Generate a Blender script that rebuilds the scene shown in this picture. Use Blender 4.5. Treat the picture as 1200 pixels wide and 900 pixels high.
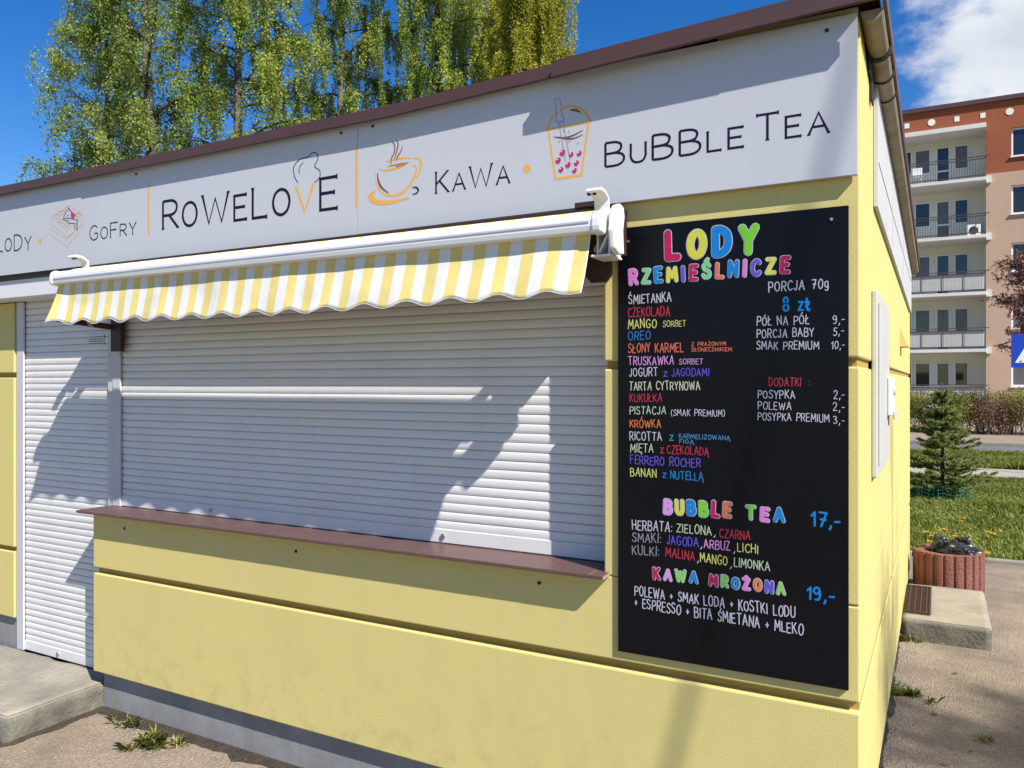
import bpy, bmesh, math, random
import numpy as np
from mathutils import Vector, Matrix, noise

R = math.radians
random.seed(7)
rng = np.random.default_rng(11)
for o in list(bpy.data.objects):
    bpy.data.objects.remove(o, do_unlink=True)
scene = bpy.context.scene
COL = scene.collection

# ------------------------------------------------------------------ camera
CX, CY, CZ, YAW, F = 0.218, -2.7, 1.69, R(28.55), 919.0
cam_d = bpy.data.cameras.new("camera")
cam = bpy.data.objects.new("camera", cam_d); COL.objects.link(cam)
cam.location = (CX, CY, CZ); cam.rotation_euler = (R(90), 0, YAW)
cam_d.sensor_width = 36; cam_d.lens = F/1200*36
cam_d.clip_start = 0.05; cam_d.clip_end = 2000
scene.camera = cam

# ------------------------------------------------------------------ light, sky, exposure
SUN = Vector((2.05, -1.0, 2.25)).normalized()
SUN_EL = math.asin(SUN.z); SUN_AZ = math.atan2(SUN.x, SUN.y)
sun_d = bpy.data.lights.new("sun", 'SUN'); sun_d.energy = 5.0; sun_d.angle = R(0.53)
sun_d.color = (1.0, 0.955, 0.88)
sun = bpy.data.objects.new("sun", sun_d); COL.objects.link(sun)
sun.rotation_euler = SUN.to_track_quat('Z', 'Y').to_euler(); sun.location = (20, -12, 25)

world = bpy.data.worlds.new("World"); scene.world = world; world.use_nodes = True
wn, wl = world.node_tree.nodes, world.node_tree.links
wn.clear()
w_out = wn.new('ShaderNodeOutputWorld'); w_bg = wn.new('ShaderNodeBackground')
w_bg.inputs['Strength'].default_value = 0.075
sky = wn.new('ShaderNodeTexSky'); sky.sky_type = 'NISHITA'; sky.sun_disc = False
sky.sun_elevation = SUN_EL; sky.sun_rotation = SUN_AZ
sky.air_density = 1.0; sky.dust_density = 0.3; sky.ozone_density = 2.5; sky.altitude = 200
hs = wn.new('ShaderNodeHueSaturation'); hs.inputs['Saturation'].default_value = 1.42; hs.inputs['Value'].default_value = 1.25; hs.inputs['Hue'].default_value = .512
wl.new(sky.outputs['Color'], hs.inputs['Color'])
# clouds, by direction
geo = wn.new('ShaderNodeTexCoord'); sep = wn.new('ShaderNodeSeparateXYZ')
wl.new(geo.outputs['Generated'], sep.inputs[0])
mp = wn.new('ShaderNodeMapping'); mp.inputs['Scale'].default_value = (1, 1, 1.8); mp.inputs['Location'].default_value = (0.35, 0.1, 0.06)
wl.new(geo.outputs['Generated'], mp.inputs['Vector'])
nz = wn.new('ShaderNodeTexNoise'); nz.inputs['Scale'].default_value = 9.0; nz.inputs['Detail'].default_value = 9; nz.inputs['Roughness'].default_value = 0.58
wl.new(mp.outputs[0], nz.inputs['Vector'])
mr = wn.new('ShaderNodeMapRange'); mr.interpolation_type = 'SMOOTHSTEP'
mr.inputs['From Min'].default_value = -0.12; mr.inputs['From Max'].default_value = 0.07
wl.new(sep.outputs['X'], mr.inputs['Value'])
mrb = wn.new('ShaderNodeMapRange'); mrb.interpolation_type = 'SMOOTHSTEP'
mrb.inputs['From Min'].default_value = 0.62; mrb.inputs['From Max'].default_value = 0.30
wl.new(sep.outputs['X'], mrb.inputs['Value'])
mry = wn.new('ShaderNodeMath'); mry.operation = 'GREATER_THAN'; mry.inputs[1].default_value = 0.0
wl.new(sep.outputs['Y'], mry.inputs[0])
mm = wn.new('ShaderNodeMath'); mm.operation = 'MULTIPLY'; wl.new(mr.outputs[0], mm.inputs[0]); wl.new(mrb.outputs[0], mm.inputs[1])
mm2 = wn.new('ShaderNodeMath'); mm2.operation = 'MULTIPLY'; wl.new(mm.outputs[0], mm2.inputs[0]); wl.new(mry.outputs[0], mm2.inputs[1])
ad = wn.new('ShaderNodeMath'); ad.operation = 'MULTIPLY_ADD'; ad.inputs[1].default_value = 0.50; 
wl.new(mm2.outputs[0], ad.inputs[0]); wl.new(nz.outputs['Fac'], ad.inputs[2])
mr2 = wn.new('ShaderNodeMapRange'); mr2.interpolation_type = 'SMOOTHSTEP'
mr2.inputs['From Min'].default_value = 0.72; mr2.inputs['From Max'].default_value = 0.99
wl.new(ad.outputs[0], mr2.inputs['Value'])
nz2 = wn.new('ShaderNodeTexNoise'); nz2.inputs['Scale'].default_value = 5.0; nz2.inputs['Detail'].default_value = 6
wl.new(mp.outputs[0], nz2.inputs['Vector'])
crp = wn.new('ShaderNodeValToRGB')
crp.color_ramp.elements[0].position = 0.35; crp.color_ramp.elements[0].color = (5.2, 5.7, 6.6, 1)
crp.color_ramp.elements[1].position = 0.65; crp.color_ramp.elements[1].color = (8.4, 8.6, 8.9, 1)
wl.new(nz2.outputs['Fac'], crp.inputs[0])
mx = wn.new('ShaderNodeMixRGB'); wl.new(mr2.outputs[0], mx.inputs[0]); wl.new(hs.outputs[0], mx.inputs[1]); wl.new(crp.outputs[0], mx.inputs[2])
wl.new(mx.outputs[0], w_bg.inputs['Color']); wl.new(w_bg.outputs[0], w_out.inputs['Surface'])

scene.view_settings.view_transform = 'Standard'; scene.view_settings.look = 'None'
scene.view_settings.exposure = 0.66; scene.view_settings.gamma = 1.0
scene.view_settings.use_curve_mapping = False
scene.render.engine = 'CYCLES'
scene.cycles.max_bounces = 8; scene.cycles.transparent_max_bounces = 8

# ------------------------------------------------------------------ helpers
def ray(px, py):
    u, v = (px-600)/F, (450-py)/F
    c, s = math.cos(YAW), math.sin(YAW)
    return Vector((-s+u*c, c+u*s, v))
def at(px, py, y=0.0):                    # point of the plane y = const seen at a measured spot of the photo
    d = ray(px, py); t = (y-CY)/d.y
    return Vector((CX+d.x*t, y, CZ+d.z*t))

def link(name, me, mat=None, parent=None, smooth=False):
    me.name = name
    o = bpy.data.objects.new(name, me); COL.objects.link(o)
    if mat is not None:
        for m in (mat if isinstance(mat, (list, tuple)) else [mat]): me.materials.append(m)
    if parent is not None:
        o.parent = parent
        o.matrix_parent_inverse = Matrix.Translation(-world_loc(parent))
    if smooth:
        me.polygons.foreach_set('use_smooth', [True]*len(me.polygons))
    return o
def world_loc(o):
    v = Vector(o.location)
    return v
def tag(o, label=None, cat=None, group=None, kind=None):
    if label: o['label'] = label
    if cat: o['category'] = cat
    if group: o['group'] = group
    if kind: o['kind'] = kind
    return o
def thing(name, loc, label, cat, group=None):
    o = bpy.data.objects.new(name, None); COL.objects.link(o); o.location = loc
    o.empty_display_size = 0.2
    return tag(o, label, cat, group)

class MB:
    """mesh builder: collects shapes (world coordinates) and links them as ONE object"""
    def __init__(s): s.v = []; s.f = []; s.mi = []; s.cur = 0
    def add(s, vs, fs):
        b = len(s.v); s.v += [tuple(p) for p in vs]; s.f += [tuple(i+b for i in f) for f in fs]; s.mi += [s.cur]*len(fs)
    def box(s, x0, x1, y0, y1, z0, z1):
        s.add([(x0,y0,z0),(x1,y0,z0),(x1,y1,z0),(x0,y1,z0),(x0,y0,z1),(x1,y0,z1),(x1,y1,z1),(x0,y1,z1)],
              [(0,3,2,1),(4,5,6,7),(0,1,5,4),(1,2,6,5),(2,3,7,6),(3,0,4,7)])
    def bar(s, a, b, w, h, up=(0,0,1)):
        a, b = Vector(a), Vector(b); d = (b-a).normalized(); up = Vector(up)
        if abs(d.dot(up)) > .98: up = Vector((1,0,0))
        r = d.cross(up).normalized(); u = r.cross(d)
        vs = [p+r*sx*w/2+u*sz*h/2 for p in (a,b) for sx,sz in ((-1,-1),(1,-1),(1,1),(-1,1))]
        s.add(vs, [(0,1,2,3),(7,6,5,4),(0,4,5,1),(1,5,6,2),(2,6,7,3),(3,7,4,0)])
    def prism(s, poly, z0, z1):
        n = len(poly)
        s.add([(x,y,z0) for x,y in poly]+[(x,y,z1) for x,y in poly],
              [tuple(range(n-1,-1,-1)), tuple(range(n,2*n))]+[(i,(i+1)%n,n+(i+1)%n,n+i) for i in range(n)])
    def extrude(s, prof, axis, a0, a1):     # prof: 2D closed profile; axis 'x' -> prof is (y,z); 'y' -> prof is (x,z)
        n = len(prof)
        mk = (lambda p, a: (a,p[0],p[1])) if axis == 'x' else (lambda p, a: (p[0],a,p[1]))
        s.add([mk(p,a0) for p in prof]+[mk(p,a1) for p in prof],
              [tuple(range(n)), tuple(range(2*n-1,n-1,-1))]+[(i,n+i,n+(i+1)%n,(i+1)%n) for i in range(n)])
    def tube(s, pts, rad, n=8, cap=True):
        pts = [Vector(p) for p in pts]
        if not hasattr(rad, '__len__'): rad = [rad]*len(pts)
        b = len(s.v); prev = None
        for i, p in enumerate(pts):
            d = (pts[min(i+1,len(pts)-1)]-pts[max(i-1,0)]).normalized()
            if prev is None:
                r = d.cross(Vector((0,0,1)) if abs(d.z) < .9 else Vector((1,0,0))).normalized()
            else:
                r = (prev-d*prev.dot(d)).normalized()
            prev = r; u = d.cross(r)
            for k in range(n):
                a = 2*math.pi*k/n
                s.v.append(tuple(p+(r*math.cos(a)+u*math.sin(a))*rad[i]))
        for i in range(len(pts)-1):
            for k in range(n):
                s.f.append((b+i*n+k, b+i*n+(k+1)%n, b+(i+1)*n+(k+1)%n, b+(i+1)*n+k)); s.mi.append(s.cur)
        if cap:
            s.f.append(tuple(b+k for k in range(n-1,-1,-1))); s.mi.append(s.cur)
            s.f.append(tuple(b+(len(pts)-1)*n+k for k in range(n))); s.mi.append(s.cur)
    def cyl(s, a, b, r, n=16): s.tube([a, b], r, n)
    def build(s, name, mat=None, parent=None, smooth=False, bevel=0, seg=2):
        me = bpy.data.meshes.new(name); me.from_pydata(s.v, [], s.f)
        if any(s.mi): me.polygons.foreach_set('material_index', s.mi)
        bm = bmesh.new(); bm.from_mesh(me); bmesh.ops.recalc_face_normals(bm, faces=bm.faces); bm.to_mesh(me); bm.free()
        o = link(name, me, mat, parent, smooth)
        if bevel:
            m = o.modifiers.new('bevel','BEVEL'); m.width = bevel; m.segments = seg; m.limit_method = 'ANGLE'; m.angle_limit = R(40)
        return o

def np_mesh(name, verts, k, mat, parent=None):
    """verts (N*k,3): N separate polygons with k corners each"""
    n = len(verts)//k
    me = bpy.data.meshes.new(name)
    me.vertices.add(n*k); me.vertices.foreach_set('co', np.asarray(verts, dtype=np.float32).ravel())
    me.loops.add(n*k); me.loops.foreach_set('vertex_index', np.arange(n*k, dtype=np.int32))
    me.polygons.add(n); me.polygons.foreach_set('loop_start', np.arange(0, n*k, k, dtype=np.int32))
    me.polygons.foreach_set('loop_total', np.full(n, k, dtype=np.int32))
    me.update(calc_edges=True)
    return link(name, me, mat, parent)

# ------------------------------------------------------------------ materials
def srgb(r, g, b):
    return tuple(((c/255)/12.92 if c/255 <= .04045 else ((c/255+.055)/1.055)**2.4) for c in (r,g,b))
def mat(name, col, rough=.6, var=0.0, vscale=3.0, dark=None, bump=0.0, bscale=60.0, bdist=.004, metallic=0.0, spec=.4,
        streak=0.0, detail=6, sheen=0.0, coat=0.0, vfac=(0.35,0.7), speck=0.0, speck_scale=250, speck_col=None):
    m = bpy.data.materials.new(name); m.use_nodes = True
    n, l = m.node_tree.nodes, m.node_tree.links
    b = n['Principled BSDF']; b.inputs['Roughness'].default_value = rough
    b.inputs['Metallic'].default_value = metallic; b.inputs['Specular IOR Level'].default_value = spec
    b.inputs['Coat Weight'].default_value = coat
    tc = n.new('ShaderNodeTexCoord')
    c4 = (*col, 1)
    b.inputs['Base Color'].default_value = c4
    last = None
    if var > 0:
        t = n.new('ShaderNodeTexNoise'); t.inputs['Scale'].default_value = vscale; t.inputs['Detail'].default_value = detail; t.inputs['Roughness'].default_value = .62
        l.new(tc.outputs['Object'], t.inputs['Vector'])
        r = n.new('ShaderNodeMapRange'); r.inputs['From Min'].default_value = vfac[0]; r.inputs['From Max'].default_value = vfac[1]
        r.inputs['To Max'].default_value = var
        l.new(t.outputs['Fac'], r.inputs['Value'])
        x = n.new('ShaderNodeMixRGB'); x.inputs[1].default_value = c4
        x.inputs[2].default_value = (*(dark if dark else tuple(c*.45 for c in col)), 1)
        l.new(r.outputs[0], x.inputs[0]); last = x.outputs[0]
    if streak > 0:
        mpn = n.new('ShaderNodeMapping'); mpn.inputs['Scale'].default_value = (7, 7, .5)
        l.new(tc.outputs['Object'], mpn.inputs[0])
        t = n.new('ShaderNodeTexNoise'); t.inputs['Scale'].default_value = 1.6; t.inputs['Detail'].default_value = 7
        l.new(mpn.outputs[0], t.inputs['Vector'])
        r = n.new('ShaderNodeMapRange'); r.inputs['From Min'].default_value = .52; r.inputs['From Max'].default_value = .8; r.inputs['To Max'].default_value = streak
        l.new(t.outputs['Fac'], r.inputs['Value'])
        x = n.new('ShaderNodeMixRGB'); x.inputs[2].default_value = (*(dark if dark else tuple(c*.5 for c in col)), 1)
        if last: l.new(last, x.inputs[1])
        else: x.inputs[1].default_value = c4
        l.new(r.outputs[0], x.inputs[0]); last = x.outputs[0]
    if speck > 0:
        t = n.new('ShaderNodeTexVoronoi'); t.inputs['Scale'].default_value = speck_scale
        l.new(tc.outputs['Object'], t.inputs['Vector'])
        r = n.new('ShaderNodeMapRange'); r.inputs['From Min'].default_value = .15; r.inputs['From Max'].default_value = .9; r.inputs['To Max'].default_value = speck
        l.new(t.outputs['Color'], r.inputs['Value'])
        x = n.new('ShaderNodeMixRGB'); x.inputs[2].default_value = (*(speck_col or tuple(c*.4 for c in col)), 1)
        if last: l.new(last, x.inputs[1])
        else: x.inputs[1].default_value = c4
        l.new(r.outputs[0], x.inputs[0]); last = x.outputs[0]
    if last: l.new(last, b.inputs['Base Color'])
    if bump > 0:
        t = n.new('ShaderNodeTexNoise'); t.inputs['Scale'].default_value = bscale; t.inputs['Detail'].default_value = 5
        l.new(tc.outputs['Object'], t.inputs['Vector'])
        bp = n.new('ShaderNodeBump'); bp.inputs['Strength'].default_value = bump; bp.inputs['Distance'].default_value = bdist
        l.new(t.outputs['Fac'], bp.inputs['Height']); l.new(bp.outputs[0], b.inputs['Normal'])
    return m

def leaf_mat(name, c_dark, c_mid, c_light, trans=.35, vscale=.9):
    m = bpy.data.materials.new(name); m.use_nodes = True
    n, l = m.node_tree.nodes, m.node_tree.links
    b = n['Principled BSDF']; b.inputs['Roughness'].default_value = .5; b.inputs['Specular IOR Level'].default_value = .35
    g = n.new('ShaderNodeNewGeometry'); t = n.new('ShaderNodeTexNoise'); t.inputs['Scale'].default_value = vscale; t.inputs['Detail'].default_value = 3
    l.new(g.outputs['Position'], t.inputs['Vector'])
    a = n.new('ShaderNodeMath'); a.operation = 'MULTIPLY_ADD'; a.inputs[1].default_value = .45
    l.new(g.outputs['Random Per Island'], a.inputs[0]); 
    s = n.new('ShaderNodeMath'); s.operation = 'MULTIPLY_ADD'; s.inputs[1].default_value = 1.3; s.inputs[2].default_value = -.38
    l.new(t.outputs['Fac'], s.inputs[0]); l.new(s.outputs[0], a.inputs[2])
    r = n.new('ShaderNodeValToRGB'); e = r.color_ramp.elements
    e[0].position = .15; e[0].color = (*c_dark,1); e[1].position = .85; e[1].color = (*c_light,1)
    k = e.new(.5); k.color = (*c_mid,1)
    l.new(a.outputs[0], r.inputs[0]); l.new(r.outputs[0], b.inputs['Base Color'])
    tr = n.new('ShaderNodeBsdfTranslucent'); l.new(r.outputs[0], tr.inputs['Color'])
    mxs = n.new('ShaderNodeMixShader'); mxs.inputs[0].default_value = trans
    l.new(b.outputs[0], mxs.inputs[1]); l.new(tr.outputs[0], mxs.inputs[2])
    l.new(mxs.outputs[0], n['Material Output'].inputs['Surface'])
    return m

YEL = (.600, .510, .192)
M = {}
M['wall']   = mat('yellow_stucco', YEL, .85, var=.35, vscale=2.2, dark=(.53,.45,.165), bump=.34, bscale=190, bdist=.0035, streak=.35, spec=.25, vfac=(.45,.8))
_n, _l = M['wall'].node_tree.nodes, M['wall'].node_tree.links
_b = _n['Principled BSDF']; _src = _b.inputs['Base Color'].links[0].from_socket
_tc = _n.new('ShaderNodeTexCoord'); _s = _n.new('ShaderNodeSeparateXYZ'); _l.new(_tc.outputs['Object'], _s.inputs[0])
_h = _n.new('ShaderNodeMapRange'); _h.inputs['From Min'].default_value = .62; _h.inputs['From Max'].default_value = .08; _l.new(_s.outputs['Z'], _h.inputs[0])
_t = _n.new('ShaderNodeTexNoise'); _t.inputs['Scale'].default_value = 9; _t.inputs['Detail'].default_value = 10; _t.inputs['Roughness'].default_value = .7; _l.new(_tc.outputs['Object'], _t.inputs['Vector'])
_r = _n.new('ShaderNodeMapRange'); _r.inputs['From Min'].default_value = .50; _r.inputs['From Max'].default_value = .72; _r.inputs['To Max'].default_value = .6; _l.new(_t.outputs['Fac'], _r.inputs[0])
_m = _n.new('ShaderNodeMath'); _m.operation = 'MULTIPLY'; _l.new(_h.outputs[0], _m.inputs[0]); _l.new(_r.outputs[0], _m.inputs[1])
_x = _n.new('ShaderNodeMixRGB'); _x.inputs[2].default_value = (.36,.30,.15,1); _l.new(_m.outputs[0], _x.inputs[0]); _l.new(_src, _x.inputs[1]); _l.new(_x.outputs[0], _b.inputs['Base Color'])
M['joint']  = mat('ochre_joint', (.40,.28,.065), .85, var=.3, vscale=4)
M['plinth'] = mat('grey_plinth', (.27,.275,.28), .9, var=.7, vscale=3.5, dark=(.15,.145,.14), bump=.3, bscale=40, streak=.4)
M['fascia'] = mat('brown_painted_steel', (.085,.042,.040), .5, var=.35, vscale=6, dark=(.05,.028,.028), bump=.1, bscale=15)
M['beam']   = mat('dark_brown_steel', (.040,.020,.017), .55, var=.3, vscale=8)
M['sign']   = mat('sign_panel_white', (.495,.505,.54), .45, var=.08, vscale=2.0, dark=(.45,.46,.49), spec=.35, streak=.05)
M['ink']    = mat('dark_navy_ink', (.010,.009,.030), .6, spec=.15)
M['gold']   = mat('gold_ink', (.72,.38,.07), .5)
M['gold_soft'] = mat('soft_gold_ink', (.66,.42,.20), .5)
M['brownink'] = mat('brown_ink', (.20,.08,.045), .5)
M['coffee'] = mat('coffee_ink', (.50,.18,.03), .5)
M['thin']   = mat('thin_grey_ink', (.30,.26,.27), .5)
M['berry']  = mat('raspberry_ink', (.52,.015,.12), .45)
M['white_ink'] = mat('white_ink', (.75,.75,.78), .5)
M['board']  = mat('black_board', (.0034,.0034,.0055), .30, var=.4, vscale=2.5, dark=(.006,.006,.008), spec=.18)
M['steel']  = mat('bright_steel', (.55,.55,.55), .35, metallic=.9)
M['shutter']= mat('shutter_white', (.67,.665,.655), .42, var=.22, vscale=3.5, dark=(.50,.485,.46), spec=.4, streak=.22)
M['rail']   = mat('rail_white', (.52,.52,.53), .45, var=.2, vscale=5, dark=(.38,.37,.36), streak=.15)
M['lintel'] = mat('lintel_white', (.68,.68,.69), .6, var=.15, vscale=3, dark=(.5,.49,.46))
M['sill']   = mat('brown_tile', (.125,.068,.058), .38, var=.4, vscale=7, dark=(.09,.048,.042), bump=.08, bscale=30)
M['grout']  = mat('tile_grout', (.30,.24,.21), .8)
M['pvc']    = mat('white_powder_coat', (.74,.74,.75), .32, var=.06, vscale=6, spec=.5)
M['plastic']= mat('white_plastic', (.76,.76,.74), .35, spec=.5)
M['dark']   = mat('dark_rubber', (.02,.02,.02), .7)
M['gutter'] = mat('beige_gutter', (.30,.25,.165), .6, var=.6, vscale=9, dark=(.13,.10,.07), streak=.6)
M['panel2'] = mat('grey_side_panel', (.50,.50,.50), .6, var=.25, vscale=3, dark=(.36,.35,.33), streak=.5)
M['cabinet']= mat('grey_meter_cabinet', (.48,.48,.45), .55, var=.2, vscale=4, dark=(.36,.36,.33), streak=.2)
M['asphalt']= mat('worn_asphalt', (.38,.305,.228), .95, var=.75, vscale=1.9, dark=(.165,.138,.118), bump=1.0, bscale=90, bdist=.016, speck=.6, speck_scale=120, spec=.12, detail=12, vfac=(.40,.66))
M['concrete'] = mat('old_concrete', (.36,.32,.25), .95, var=.55, vscale=4, dark=(.17,.145,.115), bump=.6, bscale=60, bdist=.006, speck=.3, speck_scale=180, spec=.2)
M['concrete2'] = mat('rough_step_concrete', (.36,.325,.26), .95, var=.7, vscale=3, dark=(.13,.12,.105), bump=.8, bscale=35, bdist=.01, speck=.3, speck_scale=150, spec=.2)
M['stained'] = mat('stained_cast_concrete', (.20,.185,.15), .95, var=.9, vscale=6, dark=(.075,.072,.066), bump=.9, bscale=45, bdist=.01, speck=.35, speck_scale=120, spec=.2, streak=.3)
M['sand']   = mat('dusty_sand', (.32,.26,.20), 1, var=.6, vscale=3, dark=(.20,.16,.125), bump=.6, bscale=80, speck=.3, spec=.1)
M['soil']   = mat('lawn_soil', (.19,.155,.085), 1, var=.7, vscale=1.5, dark=(.09,.11,.03), bump=.5, bscale=20)
M['earth']  = mat('far_grassland', (.075,.10,.030), 1, var=.7, vscale=.6, dark=(.11,.09,.05))
M['road']   = mat('road_asphalt', (.16,.16,.165), .9, var=.4, vscale=.7, bump=.3, bscale=60, speck=.3, speck_scale=60)
M['paving'] = mat('pavement_concrete', (.36,.32,.27), .9, var=.35, vscale=1.2, bump=.3, bscale=40)
M['kerb']   = mat('kerb_concrete', (.28,.25,.20), .95, var=.5, vscale=4, bump=.5, bscale=40)
M['redconc']= mat('red_split_concrete', (.25,.10,.078), .95, var=.5, vscale=8, dark=(.14,.055,.045), bump=1.0, bscale=70, bdist=.012, speck=.5, speck_scale=160, speck_col=(.16,.06,.05))
M['bag']    = mat('black_plastic_bag', (.012,.012,.013), .38, spec=.5)
M['mat_rubber'] = mat('brown_rubber', (.060,.028,.020), .7, var=.3, vscale=12)
M['bark']   = mat('birch_bark', (.16,.148,.125), .9, var=.97, vscale=4, dark=(.035,.030,.025), bump=.6, bscale=12, bdist=.02, vfac=(.40,.60))
M['twig']   = mat('dark_bark', (.055,.042,.032), .9, var=.4, vscale=6)
M['stem']   = mat('hedge_stems', (.17,.105,.075), .9, var=.5, vscale=8)
M['birch']  = leaf_mat('birch_leaves', (.085,.135,.02), (.28,.36,.055), (.52,.57,.11), .5, .75)
M['birch2'] = leaf_mat('birch_leaves_yellow', (.20,.21,.02), (.44,.43,.045), (.64,.60,.09), .5, .8)
M['birch3'] = leaf_mat('birch_leaves_cool', (.085,.135,.03), (.25,.32,.065), (.48,.53,.12), .48, .75)
M['spruce'] = leaf_mat('spruce_needles', (.09,.125,.035), (.26,.30,.08), (.46,.48,.16), .4, 4)
M['hedge']  = leaf_mat('hedge_leaves', (.12,.12,.03), (.27,.26,.055), (.46,.44,.10), .38, 1.6)
M['plum']   = leaf_mat('plum_leaves', (.13,.055,.048), (.26,.125,.10), (.40,.23,.18), .3, 2)
M['grass']  = leaf_mat('grass_blades', (.12,.16,.025), (.235,.285,.048), (.40,.41,.11), .38, 1.1)
M['weed']   = leaf_mat('weed_leaves', (.12,.14,.03), (.25,.27,.06), (.40,.39,.11), .35, 12)
M['dandelion'] = mat('dandelion_yellow', (.78,.50,.012), .7)
M['red_plaster'] = mat('rust_red_plaster', (.30,.088,.038), .9, var=.5, vscale=.6, dark=(.21,.06,.028), bump=.2, bscale=8)
M['tan_plaster'] = mat('tan_pink_plaster', (.46,.315,.225), .9, var=.25, vscale=.4, dark=(.38,.25,.18), bump=.2, bscale=8, streak=.25)
M['white_plaster'] = mat('pale_plaster', (.72,.71,.62), .9, var=.2, vscale=.5, dark=(.60,.59,.52))
M['slab']   = mat('white_slab', (.62,.61,.57), .85, var=.2, vscale=.8)
M['glass']  = mat('window_glass', (.012,.016,.022), .04, spec=.8)
M['frame_white'] = mat('window_frame_white', (.74,.74,.73), .5)
M['curtain']= mat('net_curtain', (.10,.105,.11), .2, spec=.6, streak=.9, dark=(.02,.022,.026))
M['rail_dark'] = mat('balcony_steel', (.06,.045,.045), .5)
M['corrugated'] = mat('balcony_sheet', (.46,.45,.42), .7, var=.2, vscale=2)
M['blue']   = mat('sign_blue', (.012,.055,.46), .4, spec=.4)
M['sign_white'] = mat('sign_white', (.80,.80,.82), .4)
M['galv']   = mat('galvanised_post', (.34,.35,.36), .45, metallic=.6, var=.2, vscale=9)
M['net']    = mat('green_plastic_net', (.05,.30,.20), .5)

def striped_fabric():
    m = bpy.data.materials.new('striped_awning_fabric'); m.use_nodes = True
    n, l = m.node_tree.nodes, m.node_tree.links
    b = n['Principled BSDF']; b.inputs['Roughness'].default_value = .85; b.inputs['Specular IOR Level'].default_value = .2
    uv = n.new('ShaderNodeUVMap'); uv.uv_map = 'cloth'
    s = n.new('ShaderNodeSeparateXYZ'); l.new(uv.outputs[0], s.inputs[0])
    fr = n.new('ShaderNodeMath'); fr.operation = 'FRACT'; l.new(s.outputs['X'], fr.inputs[0])
    r = n.new('ShaderNodeValToRGB'); r.color_ramp.interpolation = 'LINEAR'; e = r.color_ramp.elements
    e[0].position = .0; e[0].color = (.80,.66,.24,1); e[1].position = .505; e[1].color = (.80,.80,.79,1)
    k = e.new(.48); k.color = (.80,.66,.24,1); k = e.new(.985); k.color = (.80,.80,.79,1); k = e.new(1.0); k.color = (.80,.66,.24,1)
    l.new(fr.outputs[0], r.inputs[0])
    # faint dirt
    tc = n.new('ShaderNodeTexCoord'); t = n.new('ShaderNodeTexNoise'); t.inputs['Scale'].default_value = 5; t.inputs['Detail'].default_value = 7
    l.new(tc.outputs['Object'], t.inputs['Vector'])
    mr = n.new('ShaderNodeMapRange'); mr.inputs['From Min'].default_value = .5; mr.inputs['From Max'].default_value = .85; mr.inputs['To Max'].default_value = .45
    l.new(t.outputs['Fac'], mr.inputs[0])
    x = n.new('ShaderNodeMixRGB'); x.inputs[2].default_value = (.42,.36,.22,1); l.new(mr.outputs[0], x.inputs[0]); l.new(r.outputs[0], x.inputs[1])
    l.new(x.outputs[0], b.inputs['Base Color'])
    t2 = n.new('ShaderNodeTexNoise'); t2.inputs['Scale'].default_value = 14; l.new(tc.outputs['Object'], t2.inputs['Vector'])
    bp = n.new('ShaderNodeBump'); bp.inputs['Strength'].default_value = .25; bp.inputs['Distance'].default_value = .01
    l.new(t2.outputs['Fac'], bp.inputs['Height']); l.new(bp.outputs[0], b.inputs['Normal'])
    tr = n.new('ShaderNodeBsdfTranslucent'); l.new(x.outputs[0], tr.inputs[0])
    ms = n.new('ShaderNodeMixShader'); ms.inputs[0].default_value = .18
    l.new(b.outputs[0], ms.inputs[1]); l.new(tr.outputs[0], ms.inputs[2]); l.new(ms.outputs[0], n['Material Output'].inputs['Surface'])
    return m
M['fabric'] = striped_fabric()

# ------------------------------------------------------------------ ground
def gz(x, y):                               # the yard dips a little in front of the kiosk
    t = min(1, max(0, (0.3-x)/1.6)); t = t*t*(3-2*t)
    u = min(1, max(0, (3.5-y)/3.0)) if y > .5 else 1
    return -.11*t*u
def sheet(name, x0, x1, y0, y1, m, dz=0.0, step=.25, rough=0.0, label_kind='structure'):
    nx = max(1, int((x1-x0)/step)); ny = max(1, int((y1-y0)/step))
    vs, fs = [], []
    for j in range(ny+1):
        for i in range(nx+1):
            x = x0+(x1-x0)*i/nx; y = y0+(y1-y0)*j/ny
            e = rough*noise.noise(Vector((x*1.7, y*1.7, 3))) if rough else 0
            vs.append((x, y, gz(x,y)+dz+e))
    for j in range(ny):
        for i in range(nx):
            a = j*(nx+1)+i; fs.append((a, a+1, a+nx+2, a+nx+1))
    me = bpy.data.meshes.new(name); me.from_pydata(vs, [], fs)
    return tag(link(name, me, m, smooth=True), kind=label_kind)
mb = MB(); mb.add([(-500,-500,-.16),(500,-500,-.16),(500,900,-.16),(-500,900,-.16)], [(0,1,2,3)])
tag(mb.build('ground', M['earth']), kind='structure')
sheet('asphalt_yard', -14, 14, -9, 5.95, M['asphalt'], 0, .2)
sheet('lawn_soil', -40, 40, 6.05, 13.5, M['soil'], .015, .5)
sheet('pavement', -60, 60, 13.5, 15.4, M['paving'], .02, 1)
sheet('grass_verge', -60, 60, 15.4, 19.0, M['soil'], .012, 1)
sheet('road', -120, 120, 19.15, 23.25, M['road'], -.08, 2)
mb = MB(); mb.box(-120,120,19.0,19.15,-.15,.03); mb.box(-120,120,23.25,23.4,-.15,.04)
tag(mb.build('road_kerb', M['kerb'], bevel=.02), kind='structure')
sheet('far_verge', -120, 120, 23.4, 41.9, M['sand'], .0, 1.5)
# lawn edging: a row of concrete edging slabs, one low kerb
mb = MB()
x = -14.0
while x < 14:
    dz = random.uniform(-.008,.008); dy = random.uniform(-.008,.008)
    mb.box(x, x+.985, 5.95+dy, 6.03+dy, -.1, .045+dz); x += 1.0
tag(mb.build('lawn_kerb', M['kerb'], bevel=.012), kind='structure')
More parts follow.
